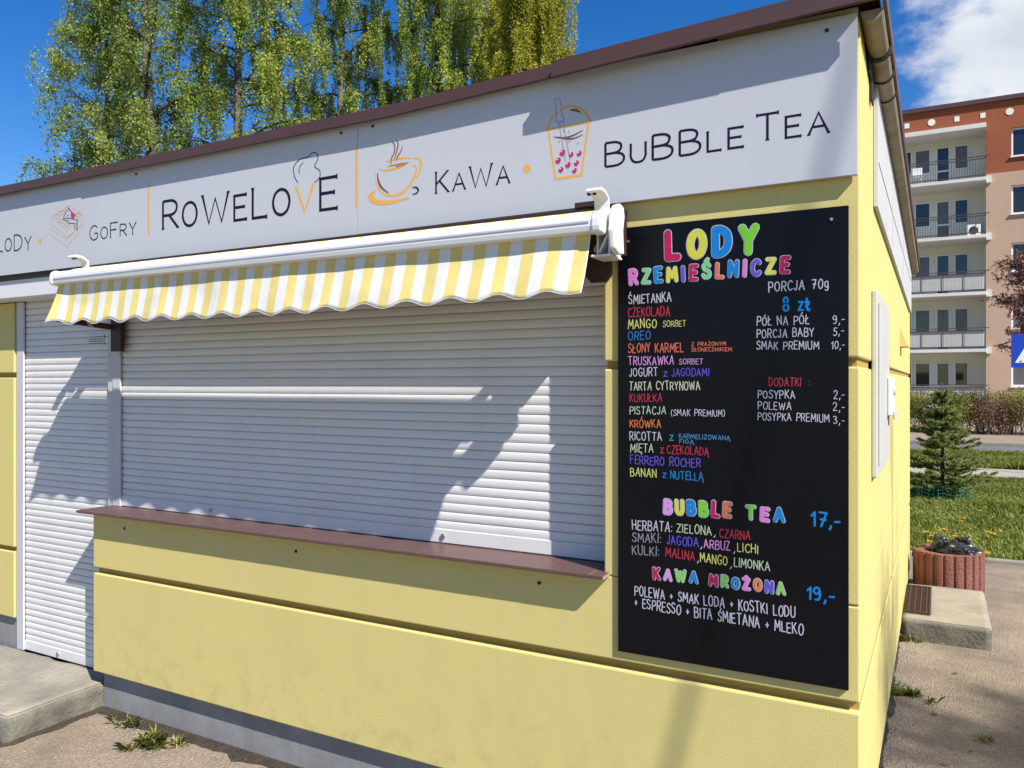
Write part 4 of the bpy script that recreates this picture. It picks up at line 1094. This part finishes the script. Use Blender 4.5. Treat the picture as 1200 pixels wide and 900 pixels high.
DENS = 4.6
def weeping_tree(name, x, y, h, label, leaf, lean=(0,0), cr=1.9, z0=2.0, r0=.16, limbs=46, strands=15, dens=30, seed=1, droop=1.0, leafs=.055, cat='tree', group=None, open_=0.0, stretch=(1,1)):
    rr = random.Random(seed)
    t = thing(name, (x,y,-.05), label, cat, group)
    tr = MB(); n = 14; P = []
    for i in range(n+1):
        s = i/n
        P.append(Vector((x+lean[0]*s+.10*noise.noise(Vector((s*3,seed,0))), y+lean[1]*s+.10*noise.noise(Vector((s*3,0,seed))), -.12+h*s)))
    tr.tube(P, [r0*(1-.93*(i/n))+.006 for i in range(n+1)], 9)
    bt_ = MB(); C = []; TW = []
    for k in range(limbs):
        s = .16+.80*(k+rr.random())/limbs
        if h*s < z0: s = (z0+rr.random()*.6)/h
        i = min(n-1, int(s*n)); f_ = s*n-i; b0_ = P[i].lerp(P[i+1], f_)
        az = k*2.39996+rr.uniform(-.35,.35); q = (h*s-z0)/(h-z0)
        L = cr*(.45+.85*math.sin(math.pi*min(1,(.18+.82*q)))**.8)*(1-.45*q)*rr.uniform(.75,1.15)
        el = R(rr.uniform(25,55))
        pts = [b0_]
        for m_ in range(1,8):
            g = m_/7
            e = el*(1-1.5*g*droop)
            step = L/7
            pts.append(pts[-1]+Vector((math.cos(az)*math.cos(e)*step*stretch[0], math.sin(az)*math.cos(e)*step*stretch[1], math.sin(e)*step+.02)))
            az += rr.uniform(-.12,.12)
        rb_ = r0*.34*(1-.7*s)
        bt_.tube(pts, [max(.005, rb_*(1-g/7.3)) for g in range(8)], 5, cap=False)
        for _ in range(strands):
            g = rr.uniform(.28,1)*6.999; m_ = int(g); p = pts[m_].lerp(pts[m_+1], g-m_)
            p = p+Vector((rr.gauss(0,.12),rr.gauss(0,.12),rr.gauss(0,.08)))
            sl = rr.uniform(.4,1.9)*droop**2*.85*(1.0-.3*q)
            dx, dy = rr.gauss(0,.16), rr.gauss(0,.16)
            nn = int(dens*DENS*(sl*.85+.32))+6; sg_ = .034+.11*max(0,1.15-droop)
            tt = np.sort(rng.random(nn))
            cc = np.stack([p.x+dx*tt+rng.normal(0,sg_,nn), p.y+dy*tt+rng.normal(0,sg_,nn), p.z+.10*tt-sl*tt**1.4+rng.normal(0,sg_,nn)], axis=1)
            if noise.noise(Vector((p.x*.9, p.y*.9, p.z*.8+seed))) < -.18+open_: 
                if rr.random() < .8: continue
            C.append(cc)
            TW.append([(p.x,p.y,p.z),(p.x+dx*.5,p.y+dy*.5,p.z+.05-sl*.35),(p.x+dx,p.y+dy,p.z+.1-sl)])
    trunk = tr.build('trunk', M['bark'], t, smooth=True)
    bt_.build('branches', M['twig'], t)
    tw = MB()
    for q_ in TW: tw.tube(q_, .0028, 3, cap=False)
    C = np.concatenate(C)
    crown = np_mesh('crown', quads(C, rng.uniform(.7,1.25,len(C))*leafs*.92, .72, .5), 4, leaf, t)
    tw.build('twigs', M['twig'], crown)
    return t
def far(px, depth):                        # where something stands behind the roof: photo column and distance
    d = ray(px, 450); d = Vector((d.x,d.y,0)); p = Vector((CX,CY,0))+d*depth
    return p.x, p.y
x,y = far(201,15.5); weeping_tree('birch_tree', x, y, 13.5, 'birch with dark straight trunk showing through its thin crown, left of the others', M['birch3'], (-.75,-.3), 2.1, 2.0, .17, 48, 15, 30, 3, .85, .056, open_=.12)
x,y = far(122,17.5); weeping_tree('birch_tree', x, y, 11.5, 'birch at the left edge of the row behind the kiosk, pale branches low down', M['birch'], (.2,0), 1.5, 2.4, .10, 46, 16, 34, 5, .8, .058)
x,y = far(283,16.5); weeping_tree('birch_tree', x, y, 14, 'bushy green birch behind the large kiosk name lettering', M['birch'], (-.15,0), 2.0, 2.0, .16, 52, 17, 34, 8, 1.0, .058)
x,y = far(395,18.5); weeping_tree('birch_tree', x, y, 14, 'dense birch rising behind the roof above the cup drawing', M['birch3'], (.2,0), 2.1, 2.0, .16, 54, 17, 34, 12, 1.1, .06)
x,y = far(516,17.5); weeping_tree('birch_tree', x, y, 14.5, 'weeping birch with white trunk behind roof above the word for coffee', M['birch'], (-.1,0), 1.8, 2.0, .16, 54, 17, 34, 17, 1.3, .056, open_=.05)
x,y = far(622,15.5); weeping_tree('birch_tree', x, y, 13, 'yellowish weeping birch, last one on the right behind the roof', M['birch2'], (.1,0), 1.25, 1.8, .12, 60, 20, 40, 22, 1.45, .046)
x,y = far(575,22); weeping_tree('birch_tree', x, y, 14.5, 'farther birch half hidden by the yellowish one at the right', M['birch2'], (.1,0), 2.0, 2.6, .14, 46, 15, 26, 47, 1.4, .064)
# a taller tree in the yard to the right, outside the frame: its crown shades the yard
weeping_tree('birch_tree', 11.0, -3.45, 14.0, 'tall birch standing in the yard right of the camera', M['birch'], (.1,0), 1.0, 10.4, .12, 26, 9, 12, 31, .6, .06)
def wpt(px, py, t): p = at(px,py,-.03); return p+Vector((2.05,-1,2.25))*t
p1, p0 = wpt(995,75,2.0), wpt(800,900,2.0)
pg = p0+(p0-p1)*((p0.z+.1)/(p1.z-p0.z))
mbp = MB(); mbp.tube([pg, p1+(p1-p0)*.12], [.016,.011], 8)
tag(mbp.build('leaning_pole', M['twig']), 'thin leaning pole standing in the yard right of the camera', 'pole')

# spruce
def spruce(x, y, h, rad, label):
    t = thing('spruce_tree', (x,y,0), label, 'conifer'); rr = random.Random(5)
    tk = MB(); tk.tube([(x,y,-.05),(x+.01,y,h*.5),(x,y,h)], [.03,.02,.004], 7); tk.build('trunk', M['twig'], t)
    C, D = [], []; br = MB()
    tiers = [(.12,.9),(.19,1.0),(.27,.95),(.35,1.0),(.50,.62),(.58,.62),(.68,.50),(.75,.30),(.82,.20),(.90,.08)]
    for zf, rf in tiers:
        nb = 9 if rf > .4 else 7
        for k in range(nb):
            az = 2*math.pi*(k+rr.random()*.7)/nb; L = rad*rf*rr.uniform(.5,1.3); z = h*zf+rr.uniform(-.07,.07)
            pts = [Vector((x,y,z))]
            for m_ in range(1,6):
                g = m_/5; pts.append(Vector((x+math.cos(az)*L*g, y+math.sin(az)*L*g, z-.05*math.sin(g*3)+.10*L*g*g)))
            br.tube(pts, [.008*(1-.7*i/5) for i in range(6)], 4, cap=False)
            for m_ in range(34):
                g = rr.uniform(.12,1)*4.99; i = int(g); p = pts[i].lerp(pts[i+1], g-i)
                side = Vector((-math.sin(az),math.cos(az),rr.uniform(-.25,.25)))*rr.choice((-1,1)); side.z = rr.uniform(-.25,.75)
                d = (side*.7+Vector((math.cos(az),math.sin(az),.15))*.8).normalized()
                l2 = rr.uniform(.05,.16)*(1.2-g/7)
                nn = int(l2*480)+6; tt = rng.random(nn)
                for s in tt:
                    C.append(p+d*l2*s); D.append(d)
    for s in range(60): C.append(Vector((x,y,h*(.86+.14*s/60)))); D.append(Vector((0,0,1)))
    br.build('branches', M['twig'], t)
    C = np.array([tuple(c_) for c_ in C]); D = np.array([tuple(d) for d in D]); n = len(C)
    dirs = D*.6+rng.normal(0,.6,(n,3)); dirs /= np.linalg.norm(dirs,axis=1)[:,None]
    sd = np.cross(dirs, rng.normal(size=(n,3))); sd /= np.linalg.norm(sd,axis=1)[:,None]
    L = rng.uniform(.018,.032,n)[:,None]
    tri = np.stack([C-sd*.0048, C+sd*.0048, C+dirs*L+sd*.001, C+dirs*L-sd*.001], axis=1).reshape(-1,3)
    np_mesh('needles', tri, 4, M['spruce'], t)
SX, SY = .26, 10.3
spruce(SX, SY, 1.70, .62, 'small dark green spruce with bare tip growing in the lawn')
# green net round its foot
mb = MB(); N = 40
for k in range(N):
    a = 2*math.pi*k/N; r_ = .36+.02*math.sin(5*a); hh = .23+.04*noise.noise(Vector((k*.4,1,0)))
    p = (SX+r_*math.cos(a), SY+r_*math.sin(a))
    mb.bar((*p,.0),(p[0]+.01,p[1],hh),.004,.004)
for zz in (.03,.08,.13,.18,.22):
    ring = [(SX+(.36+.02*math.sin(10*math.pi*k/N))*math.cos(2*math.pi*k/N), SY+(.36+.02*math.sin(10*math.pi*k/N))*math.sin(2*math.pi*k/N), zz+.012*math.sin(k*1.3)) for k in range(N+1)]
    mb.tube(ring, .0025, 4, cap=False)
tag(mb.build('plastic_net', M['net']), 'torn green plastic net standing round the foot of the spruce', 'net')

# grass
def grass(name, x0, x1, y0, y1, n, h, z, seed, bias=None):
    r2 = np.random.default_rng(seed)
    px = r2.uniform(x0,x1,n); py = r2.uniform(y0,y1,n)
    if bias: px[: n//2] = np.clip(r2.normal(bias[0],bias[1],n//2), x0, x1)
    keep = np.array([noise.noise(Vector((a*1.3,b*1.3,seed)))+r2.random()*.8 > .02 for a,b in zip(px,py)])
    px, py = px[keep], py[keep]; n = len(px)
    hh = h*r2.uniform(.5,1.25,n)*np.array([.8+.6*noise.noise(Vector((a*.9,b*.9,seed+5))) for a,b in zip(px,py)])
    a = r2.uniform(0,2*math.pi,n); lean = r2.uniform(.1,.9,n)*hh
    w = h*.10*r2.uniform(.6,1.2,n)
    base = np.stack([px,py,np.full(n,z)],1); sd = np.stack([-np.sin(a),np.cos(a),np.zeros(n)],1)*w[:,None]
    mid = base+np.stack([np.cos(a)*lean*.35,np.sin(a)*lean*.35,hh*.6],1)
    tip = base+np.stack([np.cos(a)*lean,np.sin(a)*lean,hh],1)
    v = np.stack([base-sd,base+sd,mid+sd*.7,tip,mid-sd*.7],1).reshape(-1,3)
    return tag(np_mesh(name, v, 5, M['grass']), 'short green grass', None, kind='stuff')
grass('lawn_grass', -3.0, 4.5, 6.05, 13.4, 105000, .085, .012, 3, (.55,.8))
grass('verge_grass', -3, 6, 15.45, 18.95, 45000, .14, .01, 4, (1.2,1.2))
# dandelions
dd = thing('dandelion', (0,0,0), 'small yellow dandelion flower in the grass near the spruce', 'dandelion', 'dandelions in the lawn')
def dande(d, x, y, h, s):
    b = MB(); b.tube([(x,y,0),(x+.006,y,h*.6),(x+.004,y-.004,h)], [.003,.0025,.0025], 5); st = b.build('stem', M['grass'], d)
    vs, fs = [], []
    rr = random.Random(int(x*1000))
    for k in range(34):
        a = k*2.4; q = math.sqrt(k/34); el = .15+.9*(1-q)
        p = Vector((x+.004,y-.004,h)); dv = Vector((math.cos(a)*q, math.sin(a)*q, el*.55))*s
        sd = Vector((-math.sin(a),math.cos(a),0))*s*.14; i = len(vs)
        vs += [tuple(p), tuple(p+dv*.8-sd), tuple(p+dv), tuple(p+dv*.8+sd)]; fs.append((i,i+1,i+2,i+3))
    me = bpy.data.meshes.new('f'); me.from_pydata(vs, [], fs); link('flower', me, M['dandelion'], d)
dande(dd, 0, 0, .10, .036)
spots = []
for px, py in ((1077,618),(1085,625),(1092,630),(1097,627),(1101,634),(1106,622),(1109,633),(1104,640),(1119,630),(1130,609),(1127,612),(1158,625),(1163,627),(1149,600),(1157,650),(1090,636)):
    d = ray(px, py); t_ = (.09-CZ)/d.z; spots.append((CX+d.x*t_, CY+d.y*t_))
for i, (x, y) in enumerate(spots):
    if i == 0: o = dd
    else:
        o = dd.copy(); COL.objects.link(o)
        for ch in dd.children:
            c2 = ch.copy(); COL.objects.link(c2); c2.parent = o
    o.location = (x, y, 0.0); o.rotation_euler = (0,0,i*1.1); s_ = .8+.4*((i*37)%10)/10; o.scale = (s_,s_,1.0)
# weeds at the wall's foot
def weed(x, y, label, r_=.14, n=150, seed=1, h=.09):
    rr = np.random.default_rng(seed); z = gz(x,y)
    cl = rr.normal(0, r_*.45, (9,2)); ci = rr.integers(0, 9, n)
    bx_ = x+cl[ci,0]+rr.normal(0,.012,n); by_ = y+.5*cl[ci,1]+rr.normal(0,.010,n)
    a = rr.uniform(0,2*math.pi,n); hh = h*rr.uniform(.15,1,n)**1.3; ln = h*rr.uniform(.3,1.3,n)
    base = np.stack([bx_,by_,np.full(n,z)],1)
    tip = base+np.stack([ln*np.cos(a), ln*np.sin(a), hh],1); mid = base*.5+tip*.5; mid[:,2] += hh*.35
    sd = np.stack([-np.sin(a),np.cos(a),np.zeros(n)],1)*(.0016+.0018*rr.random(n))[:,None]
    v = np.stack([base-sd*.6,base+sd*.6,mid+sd,tip,mid-sd],1).reshape(-1,3)
    return tag(np_mesh('weed', v, 5, M['weed']), label, 'weed')
def ground_at(px, py, z=0.0):
    d = ray(px,py); t_ = (z-CZ)/d.z; return CX+d.x*t_, CY+d.y*t_
x,y = ground_at(178,872,-.11); weed(x, y, 'grassy weed tuft on dusty ground below the grey plinth', .17, 240, 2, .06)
x,y = ground_at(150,852,-.11); weed(x, y, 'thin dry weed by the corner of doorstep and plinth', .08, 40, 6, .06)
x,y = ground_at(1058,813); weed(x+.02, y, 'low weed at the foot of the sunny side wall', .12, 160, 3, .05)
x,y = ground_at(1066,752); weed(x, y+.0, 'small green weed in the corner of slab and side wall', .07, 70, 4, .05)
x,y = ground_at(1153,868); weed(x, y, 'flat mossy weed growing in the asphalt crack', .07, 60, 5, .022)
# fallen leaves
lf = MB(); rr = random.Random(3)
first = None
for px, py in ((1137,882),(1106,897),(1142,700),(1095,838),(1120,790)):
    x,y = ground_at(px,py); s_ = .018; a = rr.uniform(0,6)
    m_ = MB(); ca, sa = math.cos(a)*s_, math.sin(a)*s_
    m_.add([(x-ca,y-sa,.006),(x+sa*.6,y-ca*.6,.012),(x+ca,y+sa,.008),(x-sa*.6,y+ca*.6,.005)], [(0,1,2,3)])
    o = m_.build('fallen_leaf', M['stem']); tag(o, 'small dry brown leaf fallen on the asphalt beside the kiosk', 'leaf', 'fallen leaves on the asphalt')

# ------------------------------------------------------------------ hedge and plum
def hedge(x0, x1, y, dep, h, n, seed, label, leaf, stems=60):
    t = thing('hedge', ((x0+x1)/2, y, 0), label, 'hedge'); rr = random.Random(seed)
    st = MB(); C = []
    for k in range(stems):
        x = rr.uniform(x0,x1); yy = y+rr.uniform(-dep,dep)*.5; p = [Vector((x,yy,-.05))]
        dx, dy = rr.gauss(0,.22), rr.gauss(0,.22)
        for m_ in range(1,5):
            p.append(p[-1]+Vector((dx*.5+rr.gauss(0,.05), dy*.5+rr.gauss(0,.05), h*.23*rr.uniform(.8,1.15))))
        st.tube(p, [.014,.011,.008,.006,.004], 4, cap=False)
        nn = n//stems; tt = .22+.8*rng.random(nn)**.7
        for s in tt:
            g = min(3.99, s*4); i = int(g); q = p[i].lerp(p[i+1], g-i)
            C.append((q.x+rr.gauss(0,.13), q.y+rr.gauss(0,.13), max(.03,q.z+rr.gauss(0,.09))))
    st.build('stems', M['stem'], t); C = np.array(C)
    np_mesh('foliage', quads(C, rng.uniform(.03,.065,len(C)), .7, 0), 4, leaf, t)
hedge(-2.6, 1.35, 28.5, 1.3, 1.50, 34000, 1, 'yellow green hedge bush with bare stems behind the spruce', M['hedge'], 110)
hedge(1.35, 2.2, 28.3, 1.2, 1.35, 7000, 2, 'reddish brown thin hedge bush below the balconies', M['plum'], 55)
hedge(2.1, 6.5, 28.6, 1.4, 1.55, 34000, 3, 'green hedge bush at the right below the tan wall', M['hedge'], 120)
# red leaved plum: its branches reach in from the right
x,y = far(1208,25.5)
def plum(x, y):
    t = thing('plum_tree', (x,y,0), 'bare-looking tree with small reddish brown leaves before the tan wall', 'tree'); rr = random.Random(9)
    tk = MB(); tk.tube([(x,y,-.1),(x-.1,y,1.8),(x+.05,y,5.6)], [.10,.08,.03], 8)
    C = []; br = MB()
    for k in range(44):
        az = k*2.4; z = 2.6+2.9*rr.random(); L = rr.uniform(.8,1.6); el = R(rr.uniform(15,75)); p = [Vector((x,y,z))]
        for m_ in range(7):
            e = el*(1-.06*m_); p.append(p[-1]+Vector((math.cos(az)*math.cos(e),math.sin(az)*math.cos(e),math.sin(e)))*L/7); az += rr.uniform(-.2,.2)
        br.tube(p, [.022*(1-i/8.5) for i in range(8)], 4, cap=False)
        for _ in range(16):
            g = rr.uniform(.3,1)*6.99; i = int(g); q = p[i].lerp(p[i+1], g-i); d = Vector((rr.gauss(0,1),rr.gauss(0,1),rr.gauss(.1,.7))).normalized(); l2 = rr.uniform(.2,.45)
            br.tube([q,q+d*l2], [.006,.003], 3, cap=False)
            for _ in range(17):
                s = rr.random(); C.append(tuple(q+d*l2*s+Vector((rr.gauss(0,.03),rr.gauss(0,.03),rr.gauss(0,.03)))))
    tk.build('trunk', M['twig'], t); br.build('branches', M['twig'], t); C = np.array(C)
    np_mesh('crown', quads(C, rng.uniform(.045,.09,len(C)), .7, .2), 4, M['plum'], t)
plum(x, y)

# pedestrian crossing sign
def crossing_sign(px, depth):
    d = ray(px, 411); p = Vector((CX,CY,CZ))+d*depth
    t = thing('crossing_sign', (p.x,p.y,0), 'square blue pedestrian crossing sign on a grey post by the road', 'road sign')
    b = MB(); b.tube([(p.x,p.y+.03,-.1),(p.x,p.y+.03,p.z+.36)], .03, 12); b.build('post', M['galv'], t)
    H = .31; b = MB(); b.box(p.x-H,p.x+H,p.y-.012,p.y,p.z-H,p.z+H); pn = b.build('sign_plate', M['blue'], t, bevel=.004)
    rb = Ribbon(p.y-.0135); tri = [(p.x-.25,p.z-.22),(p.x+.25,p.z-.22),(p.x,p.z+.24)]; rb.poly(tri); rb.build('white_triangle', M['sign_white'], pn)
    rb = Ribbon(p.y-.016); X, Z = p.x, p.z
    rb.disc(X+.005,Z+.09,.022); rb.stroke([(X,Z+.055),(X-.005,Z-.04)],.040); rb.stroke([(X-.005,Z-.04),(X-.05,Z-.11),(X-.075,Z-.165)],.024); rb.stroke([(X-.005,Z-.04),(X+.04,Z-.10),(X+.055,Z-.165)],.024)
    rb.stroke([(X,Z+.045),(X-.05,Z+.0),(X-.06,Z-.03)],.016); rb.stroke([(X,Z+.045),(X+.045,Z+.01),(X+.075,Z-.005)],.016)
    for k in range(4): rb.stroke([(X-.17+k*.105,Z-.205),(X-.145+k*.105,Z-.185)],.018,rnd=False)
    rb.build('walking_figure', M['ink'], pn)
    tag(t)
crossing_sign(1208, 14.6)

# ------------------------------------------------------------------ apartment block
AY = 42.5
ab = thing('apartment_building', (3, AY+5, 0), 'five storey tan and rust red apartment block with white loggias', 'apartment building')
GZ = 0.0
LX0, LX1 = -3.3, 2.27
floors = [.62+2.8*k for k in range(5)]          # top of each loggia floor slab
ROOF = 15.55
def wallbox(name, m, *a): b = MB(); b.box(*a); return b.build(name, m, ab)
bays = [(-14.7,-9.2), (LX0,LX1), (8.2,13.7)]
piers = [(-20,-14.7),(-9.2,LX0),(LX1,8.2),(13.7,19.5)]
PR = 12.05   # below: tan, above: red
b = MB(); r_ = MB(); wr = MB()
WZ = [(f+.95, f+2.35) for f in floors]
def pier_boxes(mbt, mbr, x0, x1, wins):
    def add(xa, xb, za, zb):
        if xb-xa < .01 or zb-za < .01: return
        if zb <= PR: mbt.box(xa,xb,AY,AY+.4,za,zb)
        elif za >= PR: mbr.box(xa,xb,AY,AY+.4,za,zb)
        else: mbt.box(xa,xb,AY,AY+.4,za,PR); mbr.box(xa,xb,AY,AY+.4,PR+.0005,zb)
    xs_ = [x0]+[q for w in wins for q in w]+[x1]
    for i in range(0, len(xs_), 2): add(xs_[i], xs_[i+1], 0, ROOF)
    zz = [0]+[q for w in WZ for q in w]+[ROOF]
    for (wa, wb) in wins:
        for i in range(0, len(zz), 2): add(wa+.0005, wb-.0005, zz[i], zz[i+1])
winx = [[(-19,-17.4),(-16.9,-15.3)],[(-8.4,-6.8),(-5.6,-4.0)],[(3.33,4.85),(5.7,7.2)],[(14.6,16.1),(17,18.5)]]
for (x0,x1), w in zip(piers, winx): pier_boxes(b, r_, x0, x1, w)
for (x0,x1) in bays: r_.box(x0+.0005,x1-.0005,AY+.002,AY+.4,14.50,ROOF)
b.build('tan_wall', M['tan_plaster'], ab); r_.build('red_wall', M['red_plaster'], ab)
b = MB()
for (x0,x1) in bays:
    b.box(x0-.05,x1+.05,AY+1.45,AY+1.7,0,ROOF-.2); b.box(x0-.25,x0-.001,AY+.401,AY+1.449,0,ROOF-.2); b.box(x1+.001,x1+.25,AY+.401,AY+1.449,0,ROOF-.2)
b.build('loggia_wall', M['white_plaster'], ab)
b = MB(); b.box(-19.99,19.49,AY+1.72,AY+11,0,ROOF-.1); b.build('core_wall', M['tan_plaster'], ab)
rf = MB(); rf.box(-20.15,19.65,AY-.15,AY+11.2,ROOF,ROOF+.22); rf.build('roof', M['fascia'], ab)
def opening(x0, x1, z0, z1, y, glass, cols=1, fw=.06, transom=None, sill=False):
    f = MB()
    f.box(x0,x0+fw,y,y+.07,z0,z1); f.box(x1-fw,x1,y,y+.07,z0,z1); f.box(x0+fw+.0005,x1-fw-.0005,y,y+.069,z0,z0+fw); f.box(x0+fw+.0005,x1-fw-.0005,y,y+.069,z1-fw,z1)
    for k in range(1,cols):
        xm = x0+(x1-x0)*k/cols; f.box(xm-.04,xm+.04,y+.001,y+.068,z0+fw+.0005,z1-fw-.0005)
    if transom: f.box(x0+fw+.001,x1-fw-.001,y+.002,y+.067,transom-.04,transom+.04)
    if sill: f.box(x0-.06,x1+.06,y-.22,y-.001,z0-.05,z0-.005)
    o = f.build('window', M['frame_white'], ab)
    g = MB(); g.box(x0+fw*.8,x1-fw*.8,y+.03,y+.045,z0+fw*.8,z1-fw*.8); g.build('pane', M[glass], o)
    return o
glz = ['glass','glass','curtain','glass','curtain']
for bi, (x0, x1) in enumerate(bays):
    for fi, f in enumerate(floors):
        dx = x0-LX0; y = AY+1.38
        if bi == 1:
            opening(-2.62,-1.72,f+.95,f+2.20,y,'glass')
            opening(-1.12+.218-.0,-.42+.218+.05,f+.90,f+2.20,y,glz[fi])
            opening(-.10+.218-.02,.49+.218+.02,f+.04,f+2.20,y,glz[(fi+1)%5],transom=f+.95)
            opening(.92,1.57,f+.95,f+2.20,y,glz[(fi+3)%5])
            opening(-1.52,-1.02,f+.95,f+2.20,y,'glass')
        else:
            opening(x0+1.0,x0+2.2,f+.9,f+2.2,y,'glass',2); opening(x0+2.5,x0+3.2,f+.04,f+2.2,y,'curtain',transom=f+.95); opening(x0+3.5,x0+4.4,f+.9,f+2.2,y,'glass')
for (x0,x1), ws_ in zip(piers, winx):
    for wa, wb in ws_:
        for fi, (za, zb_) in enumerate(WZ): opening(wa+.001, wb-.001, za+.001, zb_-.001, AY+.12, 'curtain' if fi in (0,1) else 'glass', 2, .08, sill=True)
# loggia slabs with white edge, brackets
for (x0,x1) in bays:
    for f in floors:
        s = MB(); s.box(x0+.002,x1-.002,AY-.55,AY+1.448,f-.16,f); s.box(x1-.0,x1+.22,AY-.18,AY-.003,f-.24,f+.10); s.build('loggia_slab', M['slab'], ab, bevel=.01)
    s = MB(); s.box(x0+.002,x1-.002,AY-.35,AY+1.448,14.30,14.52); s.build('loggia_slab', M['slab'], ab)
# railings: posts, top and middle rail, thin bars; sheets behind the lower ones
for bi, (x0,x1) in enumerate(bays):
    for fi, f in enumerate(floors):
        s = MB(); y = AY-.52
        for zz in (f+1.02, f+.90, f+.10): s.bar((x0+.01,y,zz),(x1+.12 if zz > f+1 else x1-.02,y,zz),.04,.04)
        s.bar((x1-.04,y,f+1.02),(x1-.04,AY-.01,f+1.02),.04,.04)
        x = x0+.05; k = 0
        while x < x1:
            if fi >= 3 or k % 8 == 0: s.bar((x,y,f),(x,y,f+.9),.013 if k % 8 else .035,.013)
            x += .115; k += 1
        rl_ = s.build('railing', M['fascia' if fi == 0 else 'rail_dark'], ab)
        if fi < 3:
            s = MB(); x = x0+.05
            while x < x1-.1:
                s.box(x,x+.10,y+.045,y+.06,f+.12,f+.88); s.box(x+.10,x+.115,y+.052,y+.06,f+.12,f+.88); x += .1155
            s.build('railing_sheet', M['corrugated'], rl_)
# attic vents
for k in range(-9, 9):
    x = -.1+k*1.12
    if any(x0-.3 < 0 for x0 in ()): continue
    v_ = MB()
    if k % 3 == 0: v_.cyl((x,AY-.02,14.98),(x,AY+.03,14.98),.17,20)
    else: v_.box(x-.11,x+.11,AY-.02,AY+.03,14.85,15.10)
    v_.build('vent', M['white_plaster'], ab)
# a few things kept on the loggias
def odd(name, label, cat, x, f, fn):
    t = thing(name, (x,AY,f), label, cat); fn(t, x, f); return t
def chair(t, x, f):
    b = MB(); y = AY-.1
    for dx in (-.2,.2):
        for dy in (-.2,.2): b.bar((x+dx,y+dy,f),(x+dx*.8,y+dy*.8,f+.45),.04,.04)
    b.build('legs', M['plastic'], t); b = MB(); b.box(x-.23,x+.23,y-.22,y+.22,f+.45,f+.49); b.build('seat', M['plastic'], t)
    b = MB(); b.box(x-.23,x+.23,y+.2,y+.24,f+.5,f+.95); b.build('backrest', M['plastic'], t)
odd('garden_chair', 'white plastic chair on the top loggia', 'chair', -.75, floors[4], chair)
def unit(t, x, f):
    b = MB(); b.box(x-.3,x+.3,AY+.1,AY+.4,f+.02,f+.62); b.build('casing', M['plastic'], t, bevel=.03)
    b = MB(); b.cyl((x,AY+.085,f+.32),(x,AY+.099,f+.32),.2,20); b.build('fan_grille', M['rail_dark'], t)
odd('air_conditioner', 'white air conditioner unit on the second highest loggia', 'air conditioner', 1.75, floors[3], unit)
